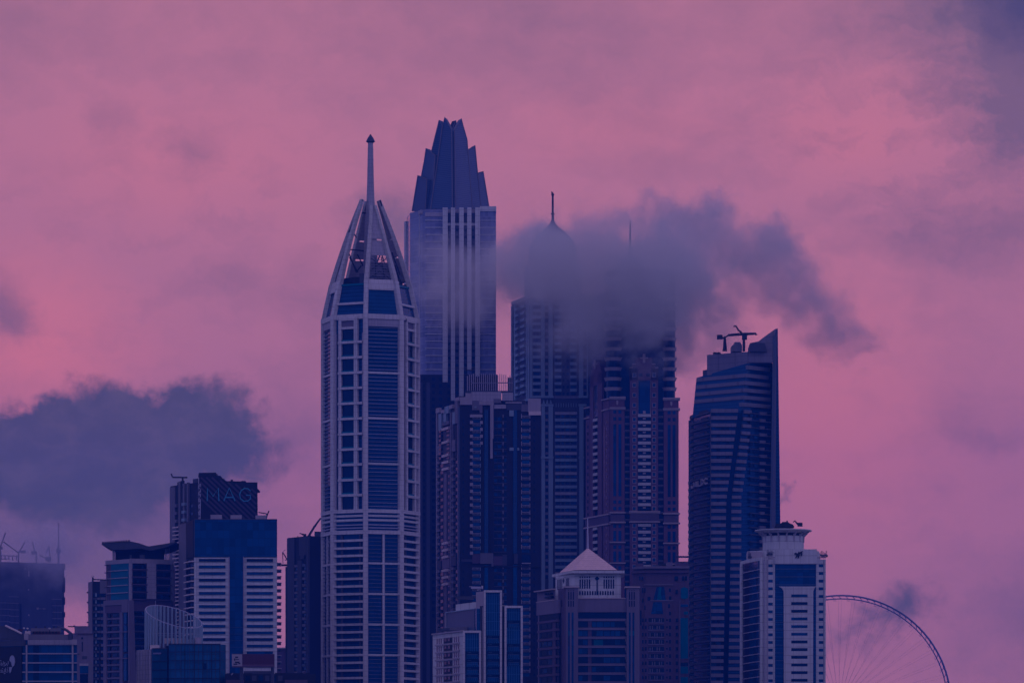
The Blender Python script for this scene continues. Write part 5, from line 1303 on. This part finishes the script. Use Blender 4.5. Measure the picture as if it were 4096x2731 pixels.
# ================================================================== 16  glass office with the bowed roof, lower left, and its sign
def bowed_building():
    Y = 1550.0
    T = Thing('bowed_roof_building', 'low dark glass office at the corner with white transoms and a bowed roof screen', 'building', 180, Y)
    T.body('glass_body', [(-60, Y + 10), (104, Y), (308, Y), (308, Y + 40), (-40, Y + 60)], 2560, 'glass', Yr=Y)
    f = T.face(104, Y, 308, Y); l = T.face(-60, Y + 10, 104, Y, Yr=Y)
    f.box('dark_bay', 133, 157, 2580, 2790, 'glass_black', .12)
    for k in range(5):
        y = 2612.5 + 36.8 * k
        f.box('transom', 110, 308, y - 2.3, y + 2.3, 'stone', .5); l.box('transom', -60, 92, y - 1.5, y + 1.5, 'dark_wall', .4); l.box('transom', 92, 104, y - 2.3, y + 2.3, 'stone', .5)
        f.box('floor_line', 110, 288, y + 14, y + 15, 'glass_dim', .15)
    f.box('post', 104, 110, 2578, 2790, 'stone', .8); f.box('post', 288, 294, 2578, 2790, 'stone', .8)
    f.box('fascia', 112, 308, 2559, 2578, 'grey_panel', .9); f.box('fascia', 288, 307, 2556, 2578, 'stone', 1.2); l.box('fascia', -60, 104, 2560, 2581, 'slate', .7)
    for k in range(4): f.box('groove', 112, 288, 2562 + 4.4 * k, 2563 + 4.4 * k, 'grey_wall', .95)
    f.box('roof_screen', 114, 290, 2536, 2558, 'grey_wall', .2, -2); f.box('roof_screen', 97, 114, 2532, 2557, 'stone', .6, -3); f.box('roof_screen', 272, 290, 2534, 2558, 'slate', .4, -2)
    T.part('bow', MB().prism([pt(22, 2501, Y + 6), pt(30, 2502, Y + 6), pt(95, 2534, Y + 1), pt(97, 2559, Y + 1), pt(-50, 2561, Y + 10), pt(-50, 2502, Y + 10)], [pt(22, 2501, Y + 8), pt(30, 2502, Y + 8), pt(95, 2534, Y + 3), pt(97, 2559, Y + 3), pt(-50, 2561, Y + 12), pt(-50, 2502, Y + 12)]), 'slate')
    T.part('bow_rim', MB().tube([pt(22, 2501, Y + 5.6), pt(60, 2519, Y + 3), pt(86, 2532, Y + 1)], .35, 5), 'cream')
    T.part('bow_rim', MB().tube([pt(232, 2508, Y + 20), pt(252, 2512, Y + 17), pt(268, 2520, Y + 14), pt(284, 2533, Y + 11)], .55, 5), 'slate')
    T.part('duct', MB().tube([pt(23, 2557, Y + 8.5), pt(32, 2531, Y + 8.5), pt(38, 2530, Y + 8.5)], .2, 5), 'dark_steel')
    T.finish()
    for (nm, x0, x1, y0, y1, m, lab, cat) in (('chiller', 130, 240, 2521, 2536, 'maroon', 'long dark red chiller on the bowed office roof', 'roof plant'), ('chiller', 124, 244, 2505, 2522, 'grey_wall', 'grey upper chiller row topped by three dark fans', 'roof plant'), ('container', 72, 91, 2511, 2519, 'maroon', 'small dark red box at the left end of the bowed roof', 'container'), ('duct_box', 100, 122, 2519, 2533, 'cream', 'cream duct box behind the roof parapet of the bowed office', 'duct')):
        q = Thing(nm, lab, cat, (x0 + x1) / 2, Y + 8, Z(2536, Y))
        d = 6 if y0 > 2510 else 12
        q.body('housing', [(x0, Y + d), (x1, Y + d), (x1, Y + d + 5), (x0, Y + d + 5)], y0, m, Yr=Y, z0=Z(y1, Y))
        if y0 == 2505:
            for x in (144, 180, 216): q.part('fan', MB().lathe((X(x, Y + 13), Y + 13), [(.28, Z(2506, Y)), (.28, Z(2497, Y))], 8), 'dark_steel')
        if y0 == 2521:
            for x in range(134, 238, 13): q.part('grille', MB().box(pt(x, 2528, Y + d - .1), (.7, .3, .8)), 'dark_wall')
    for (x, y, lab) in ((198, 2510, 'round pale dish on the roof behind the long red chiller'), (96, 2509, 'pale tilted dish with an arm at the left of the bowed roof'), (110, 2510, 'pale dish right of the tilted dish on the bowed roof')):
        q = Thing('dish', lab, 'satellite dish', x, Y + 6, Z(2520, Y))
        q.part('bowl', MB().lathe((X(x, Y + 6), Y + 6), [(.15, Z(y + 3, Y)), (.42, Z(y, Y)), (.36, Z(y - 3, Y)), (.1, Z(y - 4, Y))], 10), 'white_panel'); q.part('stand', MB().tube([pt(x, y + 2, Y + 6), pt(x, 2524, Y + 6)], .12, 5), 'dark_steel')
    Sg = Thing('facade_sign', 'white Arabic lettering with a pin shaped logo on dark corner glass', 'sign', 50, Y + 9, Z(2690, Y))
    Sg.t = None
    l.th = Sg
    Sg.part('sign_panel', MB().prism([l.p3(a, b, .5) for a, b in ((-55, 2584), (90, 2584), (90, 2790), (-55, 2790))], [l.p3(a, b, .3) for a, b in ((-55, 2584), (90, 2584), (90, 2790), (-55, 2790))]), 'dark_wall')
    for q in ([(43, 2636), (46, 2624), (52, 2618), (58, 2620), (63, 2630), (64.5, 2646), (61, 2659), (55, 2664), (52, 2658), (50, 2646), (44, 2640)], [(42, 2665), (53, 2665), (49, 2682), (44, 2689), (42, 2680)]):
        Sg.part('logo', MB().prism([l.p3(a, b, .8) for a, b in q], [l.p3(a, b, .5) for a, b in q]), 'sign_white')
    def ar(ln, dots):
        mb = MB()
        for s_ in ln: mb.tube([l.p3(a, b, .75) for a, b in s_], .13, 4)
        for (a, b) in dots: mb.box(l.p3(a, b, .75), (.28, .25, .28))
        Sg.part('lettering', mb, 'sign_white')
    # upper line, read from the right: ba, ra with waw, ba, ra, ta, ya; lower line: fa, alif, ya, nun, dal, ra
    ar([[(38, 2641), (38, 2653), (33, 2653), (31, 2650), (30, 2654), (27, 2659)], [(26, 2648), (23, 2646), (22, 2650), (25, 2653), (25, 2657), (21, 2661)], [(19, 2641), (19, 2653), (15, 2653), (13.5, 2649), (13, 2654), (9, 2659)],
        [(10, 2643), (10, 2652), (4, 2653), (2, 2648), (0, 2654), (-6, 2660), (-12, 2655)]], [(35, 2659), (17, 2659), (6, 2638), (9, 2638), (-4, 2664), (-8, 2664)])
    ar([[(37, 2674), (33.5, 2673), (34, 2678), (37.5, 2678), (37, 2684), (28, 2685), (28, 2667)], [(24, 2672), (24, 2684), (17, 2685), (16, 2676)], [(16, 2685), (11, 2685), (12, 2678), (10, 2674)], [(10, 2685), (4, 2685), (6, 2676)], [(2, 2678), (2, 2685), (-4, 2692)]],
       [(36, 2668), (22, 2690), (25, 2690), (15, 2670)])
M['sign_white'] = wall_mat('sign_white', (0.30, 0.32, 0.42))
bowed_building()

def small_building():
    Y = 1760.0
    T = Thing('stone_house', 'small plain stone building with a raised stair block behind the bowed roof office', 'building', 330, Y)
    T.body('wall', [(288, Y + 4), (312, Y), (373, Y), (373, Y + 30), (292, Y + 30)], 2534, 'mauve', Yr=Y)
    T.body('stair_block', [(298, Y + 5), (358, Y + 5), (358, Y + 20), (300, Y + 20)], 2500, 'mauve', Yr=Y, z0=Z(2536, Y))
    f = T.face(312, Y, 373, Y)
    f.box('coping', 286, 374, 2531, 2535, 'mauve_dark', .5); f.box('slot', 327, 331, 2565, 2604, 'glass_black', .1); f.box('slot', 325, 332, 2547, 2555, 'glass_black', .1); f.box('vent', 328, 348, 2622, 2634, 'slate', .1); f.box('slot', 310, 318, 2612, 2616, 'slate', .2)
    f.box('ledge', 318, 354, 2652, 2661, 'stone', .6); f.box('window', 320, 354, 2661, 2691, 'glass_blue', .2); f.box('wall', 354, 372, 2652, 2790, 'grey_wall', .4); f.win(320, 352, 2694, 2730, 'glass_dim')
    T.finish()
    A = Thing('roof_jib', 'short horizontal jib sticking out left from the stone house roof', 'jib', 292, Y + 6, Z(2505, Y)); A.part('arm', MB().tube([pt(272, 2504, Y + 6), pt(300, 2505, Y + 6)], .25, 5), 'dark_steel')
    A.part('weight', MB().box(pt(297, 2503, Y + 6), (.8, .8, .6)), 'dark_steel')
small_building()

# ================================================================== 17  dark tower behind, with roof cranes
def back_tower():
    Y = 2150.0
    T = Thing('back_tower', 'plain dark tower with one pale flank standing behind and left of the spire tower', 'skyscraper', 1220, Y)
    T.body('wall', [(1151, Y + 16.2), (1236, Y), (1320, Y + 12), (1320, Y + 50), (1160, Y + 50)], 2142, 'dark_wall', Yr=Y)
    l = T.face(1151, Y + 16, 1236, Y, Yr=Y)
    l.box('pier', 1151, 1180, 2144, 2790, 'slate', .5); l.box('pier', 1195, 1211, 2238, 2790, 'slate', .8); l.box('panel', 1200, 1228, 2145, 2218, 'slate', .6); l.box('panel', 1205, 1219, 2218, 2232, 'slate', .6); l.box('pier', 1229, 1237, 2145, 2790, 'slate', .6)
    for k in range(19):
        y = 2265 + 26.7 * k
        l.win(1181, 1194, y, y + 13, 'glass_black'); l.win(1212, 1228, y, y + 12, 'glass_black'); l.balcony(1182, 1194, y - 11, y - 2, 'grey_wall' if k % 4 else 'band_grey', .7); l.balcony(1213, 1226, y - 12, y - 2, 'band_grey' if k % 5 else 'louvre', .7)
    T.body('roof_block', [(1258, Y + 8), (1286, Y + 10), (1286, Y + 20), (1260, Y + 20)], 2120, 'slate', Yr=Y, z0=Z(2146, Y))
    T.finish()
    A = Thing('boom_crane', 'crane with a long slanting lattice boom on the dark tower left of the spire tower', 'crane', 1238, Y + 14, Z(2142, Y))
    A.part('boom', MB().tube([pt(1234, 2145, Y + 12), pt(1256, 2107, Y + 12), pt(1283, 2071, Y + 12)], .8, 4, .55), 'slate')
    A.part('boom', MB().tube([pt(1239, 2143, Y + 12), pt(1259, 2109, Y + 12), pt(1283, 2073, Y + 12)], .2, 4), 'dark_steel')
    A.part('base', MB().box(pt(1237, 2145, Y + 12), (2, 2, 1)), 'dark_steel')
    B = Thing('facade_crane', 'squat window cleaning cradle on the dark tower roof, left of the slanting boom', 'crane', 1218, Y + 10, Z(2146, Y))
    B.part('cab', MB().box(pt(1219, 2139, Y + 10), (1.5, 1.5, 1.2)), 'dark_steel'); B.part('arm', MB().tube([pt(1198, 2132, Y + 10), pt(1211, 2134, Y + 10), pt(1216, 2138, Y + 10)], .25, 5), 'dark_steel'); B.part('arm', MB().tube([pt(1206, 2136, Y + 10), pt(1214, 2139, Y + 10)], .2, 5), 'dark_steel'); B.part('mast', MB().tube([pt(1218, 2140, Y + 10), pt(1218, 2148, Y + 10)], .4, 5), 'dark_steel')
    B.part('post', MB().tube([pt(1191, 2142, Y + 10), pt(1191, 2151, Y + 10)], .2, 5), 'dark_steel')
    Y2 = 2300.0
    D = Thing('far_building', 'distant building with a small rooftop crane seen in the gap beside the white office block', 'building', 1135, Y2)
    D.body('wall', [(1096, Y2), (1156, Y2), (1156, Y2 + 20), (1096, Y2 + 20)], 2590, 'mauve_dark')
    D.body('wall', [(1096, Y2 + 1), (1134, Y2 + 1), (1134, Y2 + 20), (1096, Y2 + 20)], 2612, 'mauve_dark')
    D.body('ledge', [(1094, Y2 - 1), (1152, Y2 - 1), (1152, Y2 + 3), (1094, Y2 + 3)], 2588, 'stone', z0=Z(2594, Y2))
    Cn = Thing('small_crane', 'small luffing crane between the white office block and the dark tower', 'crane', 1140, Y + 22, Z(2262, Y))
    Y3 = Y + 22
    Cn.part('platform', MB().box(pt(1138, 2259, Y3), (3.2, 2, .9)), 'dark_steel'); Cn.part('mast', MB().tube([pt(1132, 2252, Y3), pt(1130, 2208, Y3)], .2, 5), 'dark_steel'); Cn.part('boom', MB().tube([pt(1131, 2208, Y3), pt(1140, 2222, Y3), pt(1150, 2240, Y3)], .3, 5), 'dark_steel'); Cn.part('boom', MB().tube([pt(1130, 2207, Y3), pt(1142, 2197, Y3)], .12, 4), 'dark_steel'); Cn.part('boom', MB().tube([pt(1140, 2238, Y3), pt(1152, 2238, Y3)], .3, 4), 'dark_steel')
    Cn.part('tower', MB().box((X(1150, Y3), Y3, Z(2262, Y3) / 2 - .5), (2.0, 2.0, Z(2262, Y3))), 'slate')
back_tower()

# ================================================================== 18  the half built block in the haze, with tower cranes
def unfinished_block():
    Y = 3000.0
    T = Thing('unfinished_block', 'wide half built block fading into haze at the far left edge', 'building', 110, Y)
    T.body('shell', [(-120, Y - 4), (257, Y + 26), (255, Y + 90), (-120, Y + 90)], 2244, 'slate', Yr=Y)
    f = T.face(-120, Y - 4, 257, Y + 26, Yr=Y)
    f.box('parapet', -120, 30, 2230, 2233, 'slate', .2, -1)
    for k in range(6): f.box('scaffold_post', -10 + 15 * k, -7 + 15 * k, 2218, 2236, 'dark_steel', -.3, -1)
    f.box('parapet', -20, 74, 2217, 2220, 'dark_steel', -.2, -1)
    for (a, b, ys) in ((-40, 40, range(2406, 2560, 25)), (36, 74, range(2381, 2530, 26)), (208, 246, range(2387, 2540, 26)), (144, 184, range(2427, 2436, 25))):
        for y in ys: f.box('slab_edge', a, b, y, y + 3, 'grey_wall', .6)
    for x in (10, 26, 38, 60, 212, 226, 240): f.box('column', x, x + 2.4, 2400, 2560, 'slate', .5)
    for (x, y, w_, h) in ((98, 2266, 4, 5), (113, 2276, 4, 24), (112, 2350, 4, 5), (113, 2452, 4, 6), (146, 2424, 8, 8), (172, 2426, 7, 5)): f.box('opening', x, x + w_, y, y + h, 'stone', .4)
    f.box('hoist', 80, 85, 2410, 2790, 'dark_steel', 1.0)
    for (y, h) in ((2245, 24), (2300, 60), (2380, 30), (2440, 20)): f.box('edge_netting', 250, 260 if y > 2244 else 258, y, y + h, 'dark_wall', .5, -4)
    T.finish()
    def crane(x, yb, ym, tips, cw, lab, hook=None):
        C_ = Thing('tower_crane', lab, 'crane', x, Y + 30, Z(2250, Y), group='tower cranes on the half built block')
        t = lambda a, b, r, nm: C_.part(nm, MB().tube([pt(*a, Y + 30), pt(*b, Y + 30)], r, 4), 'dark_steel')
        t((x, yb), (x, ym), .7, 'mast')
        for a, b in tips: t(a, b, .55, 'jib')
        C_.part('cab', MB().box(pt(cw[0], cw[1], Y + 30), (cw[2], 2.5, cw[3])), 'dark_steel')
    crane(74, 2250, 2205, [((74, 2212), (100, 2166)), ((74, 2210), (14, 2166))], (93, 2206, 3.6, 1.8), 'tower crane with a steep jib, second from the left edge of the hazy block')
    crane(2, 2250, 2180, [((2, 2186), (22, 2130)), ((0, 2190), (-14, 2200))], (5, 2191, 2.2, 1.6), 'tower crane cut by the left edge of the photo')
    crane(145, 2250, 2205, [((139, 2204), (130, 2168))], (137, 2210, 4.0, 2.4), 'tower crane with a broad cab and short jib mid hazy block')
    crane(196, 2250, 2225, [((202, 2240), (196, 2184)), ((196, 2184), (184, 2212)), ((158, 2220), (190, 2232))], (194, 2235, 4.2, 3.0), 'tower crane with a folded jib near the right end of the hazy block')
    Y2 = 3300.0
    D = Thing('far_mast', 'tall pointed mast standing in the haze behind the half built block', 'mast', 234, Y2)
    D.part('shaft', MB().tube([pt(234, 2300, Y2), pt(234.5, 2180, Y2), pt(234.5, 2088, Y2)], 1.0, 6, .25), 'dark_steel'); D.part('pod', MB().lathe((X(234, Y2), Y2), [(.9, Z(2218, Y2)), (2.0, Z(2204, Y2)), (2.0, Z(2198, Y2)), (.8, Z(2186, Y2))], 10), 'dark_steel')
    D.part('base', MB().box((X(234, Y2), Y2, Z(2300, Y2) / 2), (6, 6, Z(2300, Y2))), 'slate')
unfinished_block()

# ================================================================== 19  the observation wheel
def wheel():
    Y = 4640.0
    s = Y / F
    T = Thing('observation_wheel', 'giant spoked observation wheel, cut by the bottom edge right of the white tower', 'ferris wheel', 3366, Y)
    c = Vector((X(3366, Y), Y, Z(2818, Y))); R0 = 437.7 * s
    def ringp(r, dy, n=120): return [c + Vector((r * math.cos(2 * math.pi * i / n), dy, r * math.sin(2 * math.pi * i / n))) for i in range(n)]
    for (r, dy, q) in ((R0, -2.6, .72), (R0, 2.6, .72), (R0 - 3.6, 0, .62)):
        T.part('rim', MB().tube(ringp(r, dy), q, 6, closed=True), 'steel')
    mb = MB()
    n = 96
    for i in range(n):
        a, b = 2 * math.pi * i / n, 2 * math.pi * (i + .5) / n
        p = lambda r, dy, t: c + Vector((r * math.cos(t), dy, r * math.sin(t)))
        mb.tube([p(R0, -2.6, a), p(R0, 2.6, b)], .3, 4); mb.tube([p(R0 - 3.6, 0, a), p(R0, -2.6, b)], .28, 4); mb.tube([p(R0 - 3.6, 0, a), p(R0, 2.6, b)], .28, 4)
    T.part('rim_lattice', mb, 'steel')
    hub = T.part('hub', MB().tube([c + Vector((0, -9, 0)), c + Vector((0, 9, 0))], 4.2, 16), 'steel')
    for i in range(96):
        a = 2 * math.pi * (i // 2 + .22 * (i % 2)) / 48
        p0 = c + Vector((3 * math.cos(a + 1.2), 7.0 * (-1) ** i, 3 * math.sin(a + 1.2)))
        T.part('spoke', MB().tube([p0, c + Vector(((R0 - 3.6) * math.cos(a), 0, (R0 - 3.6) * math.sin(a)))], .085, 4), 'steel')
    for i in range(48):
        a = 2 * math.pi * (i + .5) / 48
        q = c + Vector(((R0 - 5.6) * math.cos(a), 0, (R0 - 5.6) * math.sin(a)))
        T.part('bracket', MB().tube([q + Vector((1.5 * math.cos(a + 1.57), 0, 1.5 * math.sin(a + 1.57))), q + Vector((1.5 * math.cos(a - 1.57), 0, 1.5 * math.sin(a - 1.57))), q + Vector((1.9 * math.cos(a), 0, 1.9 * math.sin(a)))], .35, 5, closed=True), 'steel')
    for sx_ in (-1, 1):
        for dy in (-14, 14):
            T.part('leg', MB().tube([c + Vector((0, dy * .6, 0)), Vector((c.x + sx_ * 62, c.y + dy * 2.2, 0))], 2.6, 10), 'steel')
wheel()

# ================================================================== 20  billboard, low roofs at the bottom edge
def low_parts():
    Y = 1560.0
    B = Thing('billboard', 'long maroon billboard with a pale picture panel at its left end, on posts', 'billboard', 1012, Y)
    B.body('board', [(929, Y), (1098, Y), (1098, Y + 1), (929, Y + 1)], 2614, 'maroon', z0=Z(2667, Y))
    f = Face(B, 929, Y, 1098, Y)
    f.box('picture_panel', 928, 969, 2615, 2662, 'stone', .25); f.box('border', 929, 1098, 2662, 2667, 'mauve_dark', .3); f.box('border', 969, 1098, 2656, 2661, 'brick', .2)
    for (a, b, y0, y1) in ((941, 953, 2624, 2630), (936, 942, 2632, 2640), (944, 956, 2634, 2637), (940, 958, 2644, 2650), (954, 962, 2650, 2654), (934, 950, 2652, 2657)): f.box('picture', a, b, y0, y1, 'dark_wall', .32)
    for x in (966, 1090): B.part('post', MB().tube([Vector((X(x, Y + 2), Y + 2, 0)), pt(x, 2640, Y + 2)], .7, 6), 'slate')
    B.finish()
    Y = 1580.0
    L = Thing('low_building', 'low dark flat roofed building along the bottom edge under the billboard', 'building', 1090, Y)
    L.body('wall', [(900, Y), (1262, Y), (1256, Y + 30), (905, Y + 30)], 2693, 'dark_wall')
    for (a, b, y0, d, m) in ((905, 1010, 2690, 2, 'dark_wall'), (1100, 1240, 2688, 4, 'dark_wall'), (1020, 1090, 2682, 9, 'slate'), (975, 1080, 2676, 16, 'slate'), (1085, 1092, 2668, 3, 'grey_wall'), (1214, 1222, 2684, 3, 'mauve_dark')):
        L.body('roof_block', [(a, Y + d), (b, Y + d), (b, Y + d + 4), (a, Y + d + 4)], y0, m, Yr=Y, z0=Z(2696, Y))
    f = Face(L, 900, Y, 1262, Y)
    f.box('canopy', 905, 976, 2718, 2790, 'mauve_dark', 1.2); f.box('canopy', 1140, 1230, 2718, 2790, 'mauve_dark', 1.2)
    for k in range(6): f.box('wall_panel', 982 + 26 * k, 1000 + 26 * k, 2700, 2722, 'slate' if k % 2 else 'glass_dim', .2)
    L.part('duct', MB().tube([pt(925, 2697, Y - .2), pt(932, 2691, Y - .2)], .2, 5), 'pale_steel')
    L.finish()
    Y = 2000.0
    K = Thing('walkway', 'thin dark footbridge seen in the gap between the brick tower and the banded tower', 'bridge', 2735, Y + 250)
    K.part('deck', MB().box(pt(2735, 2226, Y + 250), (9, 3, .8)), 'slate'); K.part('tower_wall', MB().box((X(2735, Y + 252), Y + 255, Z(2244, Y + 252) / 2), (9, 4, Z(2244, Y + 252))), 'mauve')
low_parts()

# ================================================================== the low clouds among the towers
def cloud(Y0, BL, density, colour, voxel, jit=1.0):
    """Vapour that fills a lumpy closed skin. Blobs: centre x, y and radii in picture units at distance Y0, depth of the centre, depth radius, weight."""
    s = Y0 / F
    bm = bmesh.new()
    for (bx, by, rx, ry, d, rd, wt) in BL:
        g_ = bmesh.ops.create_icosphere(bm, subdivisions=2, radius=1.0)['verts']
        for v in g_: v.co = Vector((X(bx, Y0) + v.co.x * (rx * s * 1.12 + 24), Y0 + d + v.co.y * rd * 1.15, Z(by, Y0) + v.co.z * (ry * s * 1.12 + 22)))
    me = bpy.data.meshes.new('cloud'); bm.to_mesh(me); bm.free()
    o = bpy.data.objects.new('cloud', me); COL.objects.link(o)
    o['kind'] = 'stuff'
    md = o.modifiers.new('one_skin', 'REMESH'); md.mode = 'VOXEL'; md.voxel_size = voxel
    m = bpy.data.materials.new('cloud_vapour'); m.use_nodes = True
    t = NT(m.node_tree)
    pos = t.n('ShaderNodeNewGeometry').outputs['Position']
    Q = t.v('MULTIPLY', pos, (1 / (100 * s), .28 / (100 * s), 1 / (100 * s)))
    wp = t.n('ShaderNodeTexNoise', {'Vector': Q, 'Scale': .7, 'Detail': 4.0, 'Roughness': .62}).outputs['Color']
    Pq = t.v('ADD', pos, t.v('MULTIPLY', t.v('SUBTRACT', wp, (.5, .5, .5)), (58.0 * jit, 44.0 * jit, 50.0 * jit)))
    tot = None
    for (bx, by, rx, ry, d, rd, wt) in BL:
        q = t.v('MULTIPLY', t.v('SUBTRACT', Pq, (X(bx, Y0), Y0 + d, Z(by, Y0))), (1 / (rx * s), 1 / rd, 1 / (ry * s)))
        k = t.smooth(t.v('LENGTH', q), 1.0, .1, 0.0, wt)
        tot = k if tot is None else t.m('ADD', tot, k)
    nz = t.noise(Q, 1.1, 7.0, .66, .4)
    dn = t.m('ADD', tot, t.m('MULTIPLY', t.m('SUBTRACT', nz, .5), 2.2 * jit))
    dn = t.m('POWER', t.smooth(dn, .10, 1.7, 0.0, 1.0), 1.5)
    p = t.n('ShaderNodeVolumePrincipled', {'Color': c4(colour), 'Density': t.m('MULTIPLY', dn, density), 'Anisotropy': 0.1})
    t.link(p.outputs[0], t.n('ShaderNodeOutputMaterial').inputs['Volume'])
    me.materials.append(m)
CLOUD_COLOUR = (0.84, 0.82, 0.76)
cloud(2330.0, [(2400, 1110, 470, 290, -55, 150, 1.5), (2560, 1270, 370, 235, -55, 140, 1.7), (2700, 1140, 340, 260, -40, 150, 1.4), (2180, 1110, 260, 245, -50, 140, .98), (2180, 960, 230, 150, 40, 90, .3), (2000, 1080, 160, 190, 40, 100, .6), (2050, 950, 240, 230, 60, 120, .8),
      (2840, 910, 360, 230, 60, 130, 1.0), (3090, 1000, 300, 220, 60, 120, 1.12), (3270, 1170, 280, 220, 60, 120, 1.1), (3430, 1320, 230, 160, 60, 100, .85), (3540, 1390, 130, 70, 60, 70, .7), (2740, 760, 200, 120, 60, 90, 1.0), (2880, 800, 160, 110, 60, 90, .7), (1870, 1160, 310, 330, -10, 110, 1.0), (1700, 1080, 160, 240, 0, 90, .7),
      (2690, 1420, 240, 150, 40, 110, .95), (2900, 1300, 240, 180, 60, 100, .9), (2960, 1170, 210, 140, 60, 100, .7), (3140, 900, 130, 120, 60, 80, .75), (2300, 880, 220, 110, 40, 110, .45), (2560, 830, 200, 110, 40, 110, .8), (2230, 1350, 320, 280, -60, 90, .85), (2560, 1440, 290, 200, -60, 80, .68), (2400, 1380, 200, 200, -50, 90, .6)],
      0.030, CLOUD_COLOUR, 6.0)
cloud(2880.0, [(60, 2170, 380, 140, 0, 70, .95), (220, 2230, 220, 150, 10, 70, .85), (320, 2130, 260, 120, 10, 70, .55), (120, 2330, 330, 150, 0, 60, .5)], 0.025, (0.72, 0.72, 0.78), 6.0, 0.7)

# ================================================================== the air
def haze():
    me = new_mesh('haze', *(lambda b: (b.v, b.f))(MB().box((0, 2500, 259.5), (9200, 7000, 521))), 'asphalt')
    me.materials.clear()
    m = bpy.data.materials.new('haze'); m.use_nodes = True
    t = NT(m.node_tree)
    p = t.n('ShaderNodeVolumePrincipled', {'Color': c4(HAZE_COLOUR), 'Density': HAZE_DENSITY, 'Anisotropy': 0.0})
    t.link(p.outputs[0], t.n('ShaderNodeOutputMaterial').inputs['Volume'])
    m.cycles.homogeneous_volume = True
    me.materials.append(m)
    o = bpy.data.objects.new('haze', me); COL.objects.link(o); o['kind'] = 'stuff'
HAZE_COLOUR = (0.02, 0.17, 0.85)
HAZE_DENSITY = 0.00011
haze()
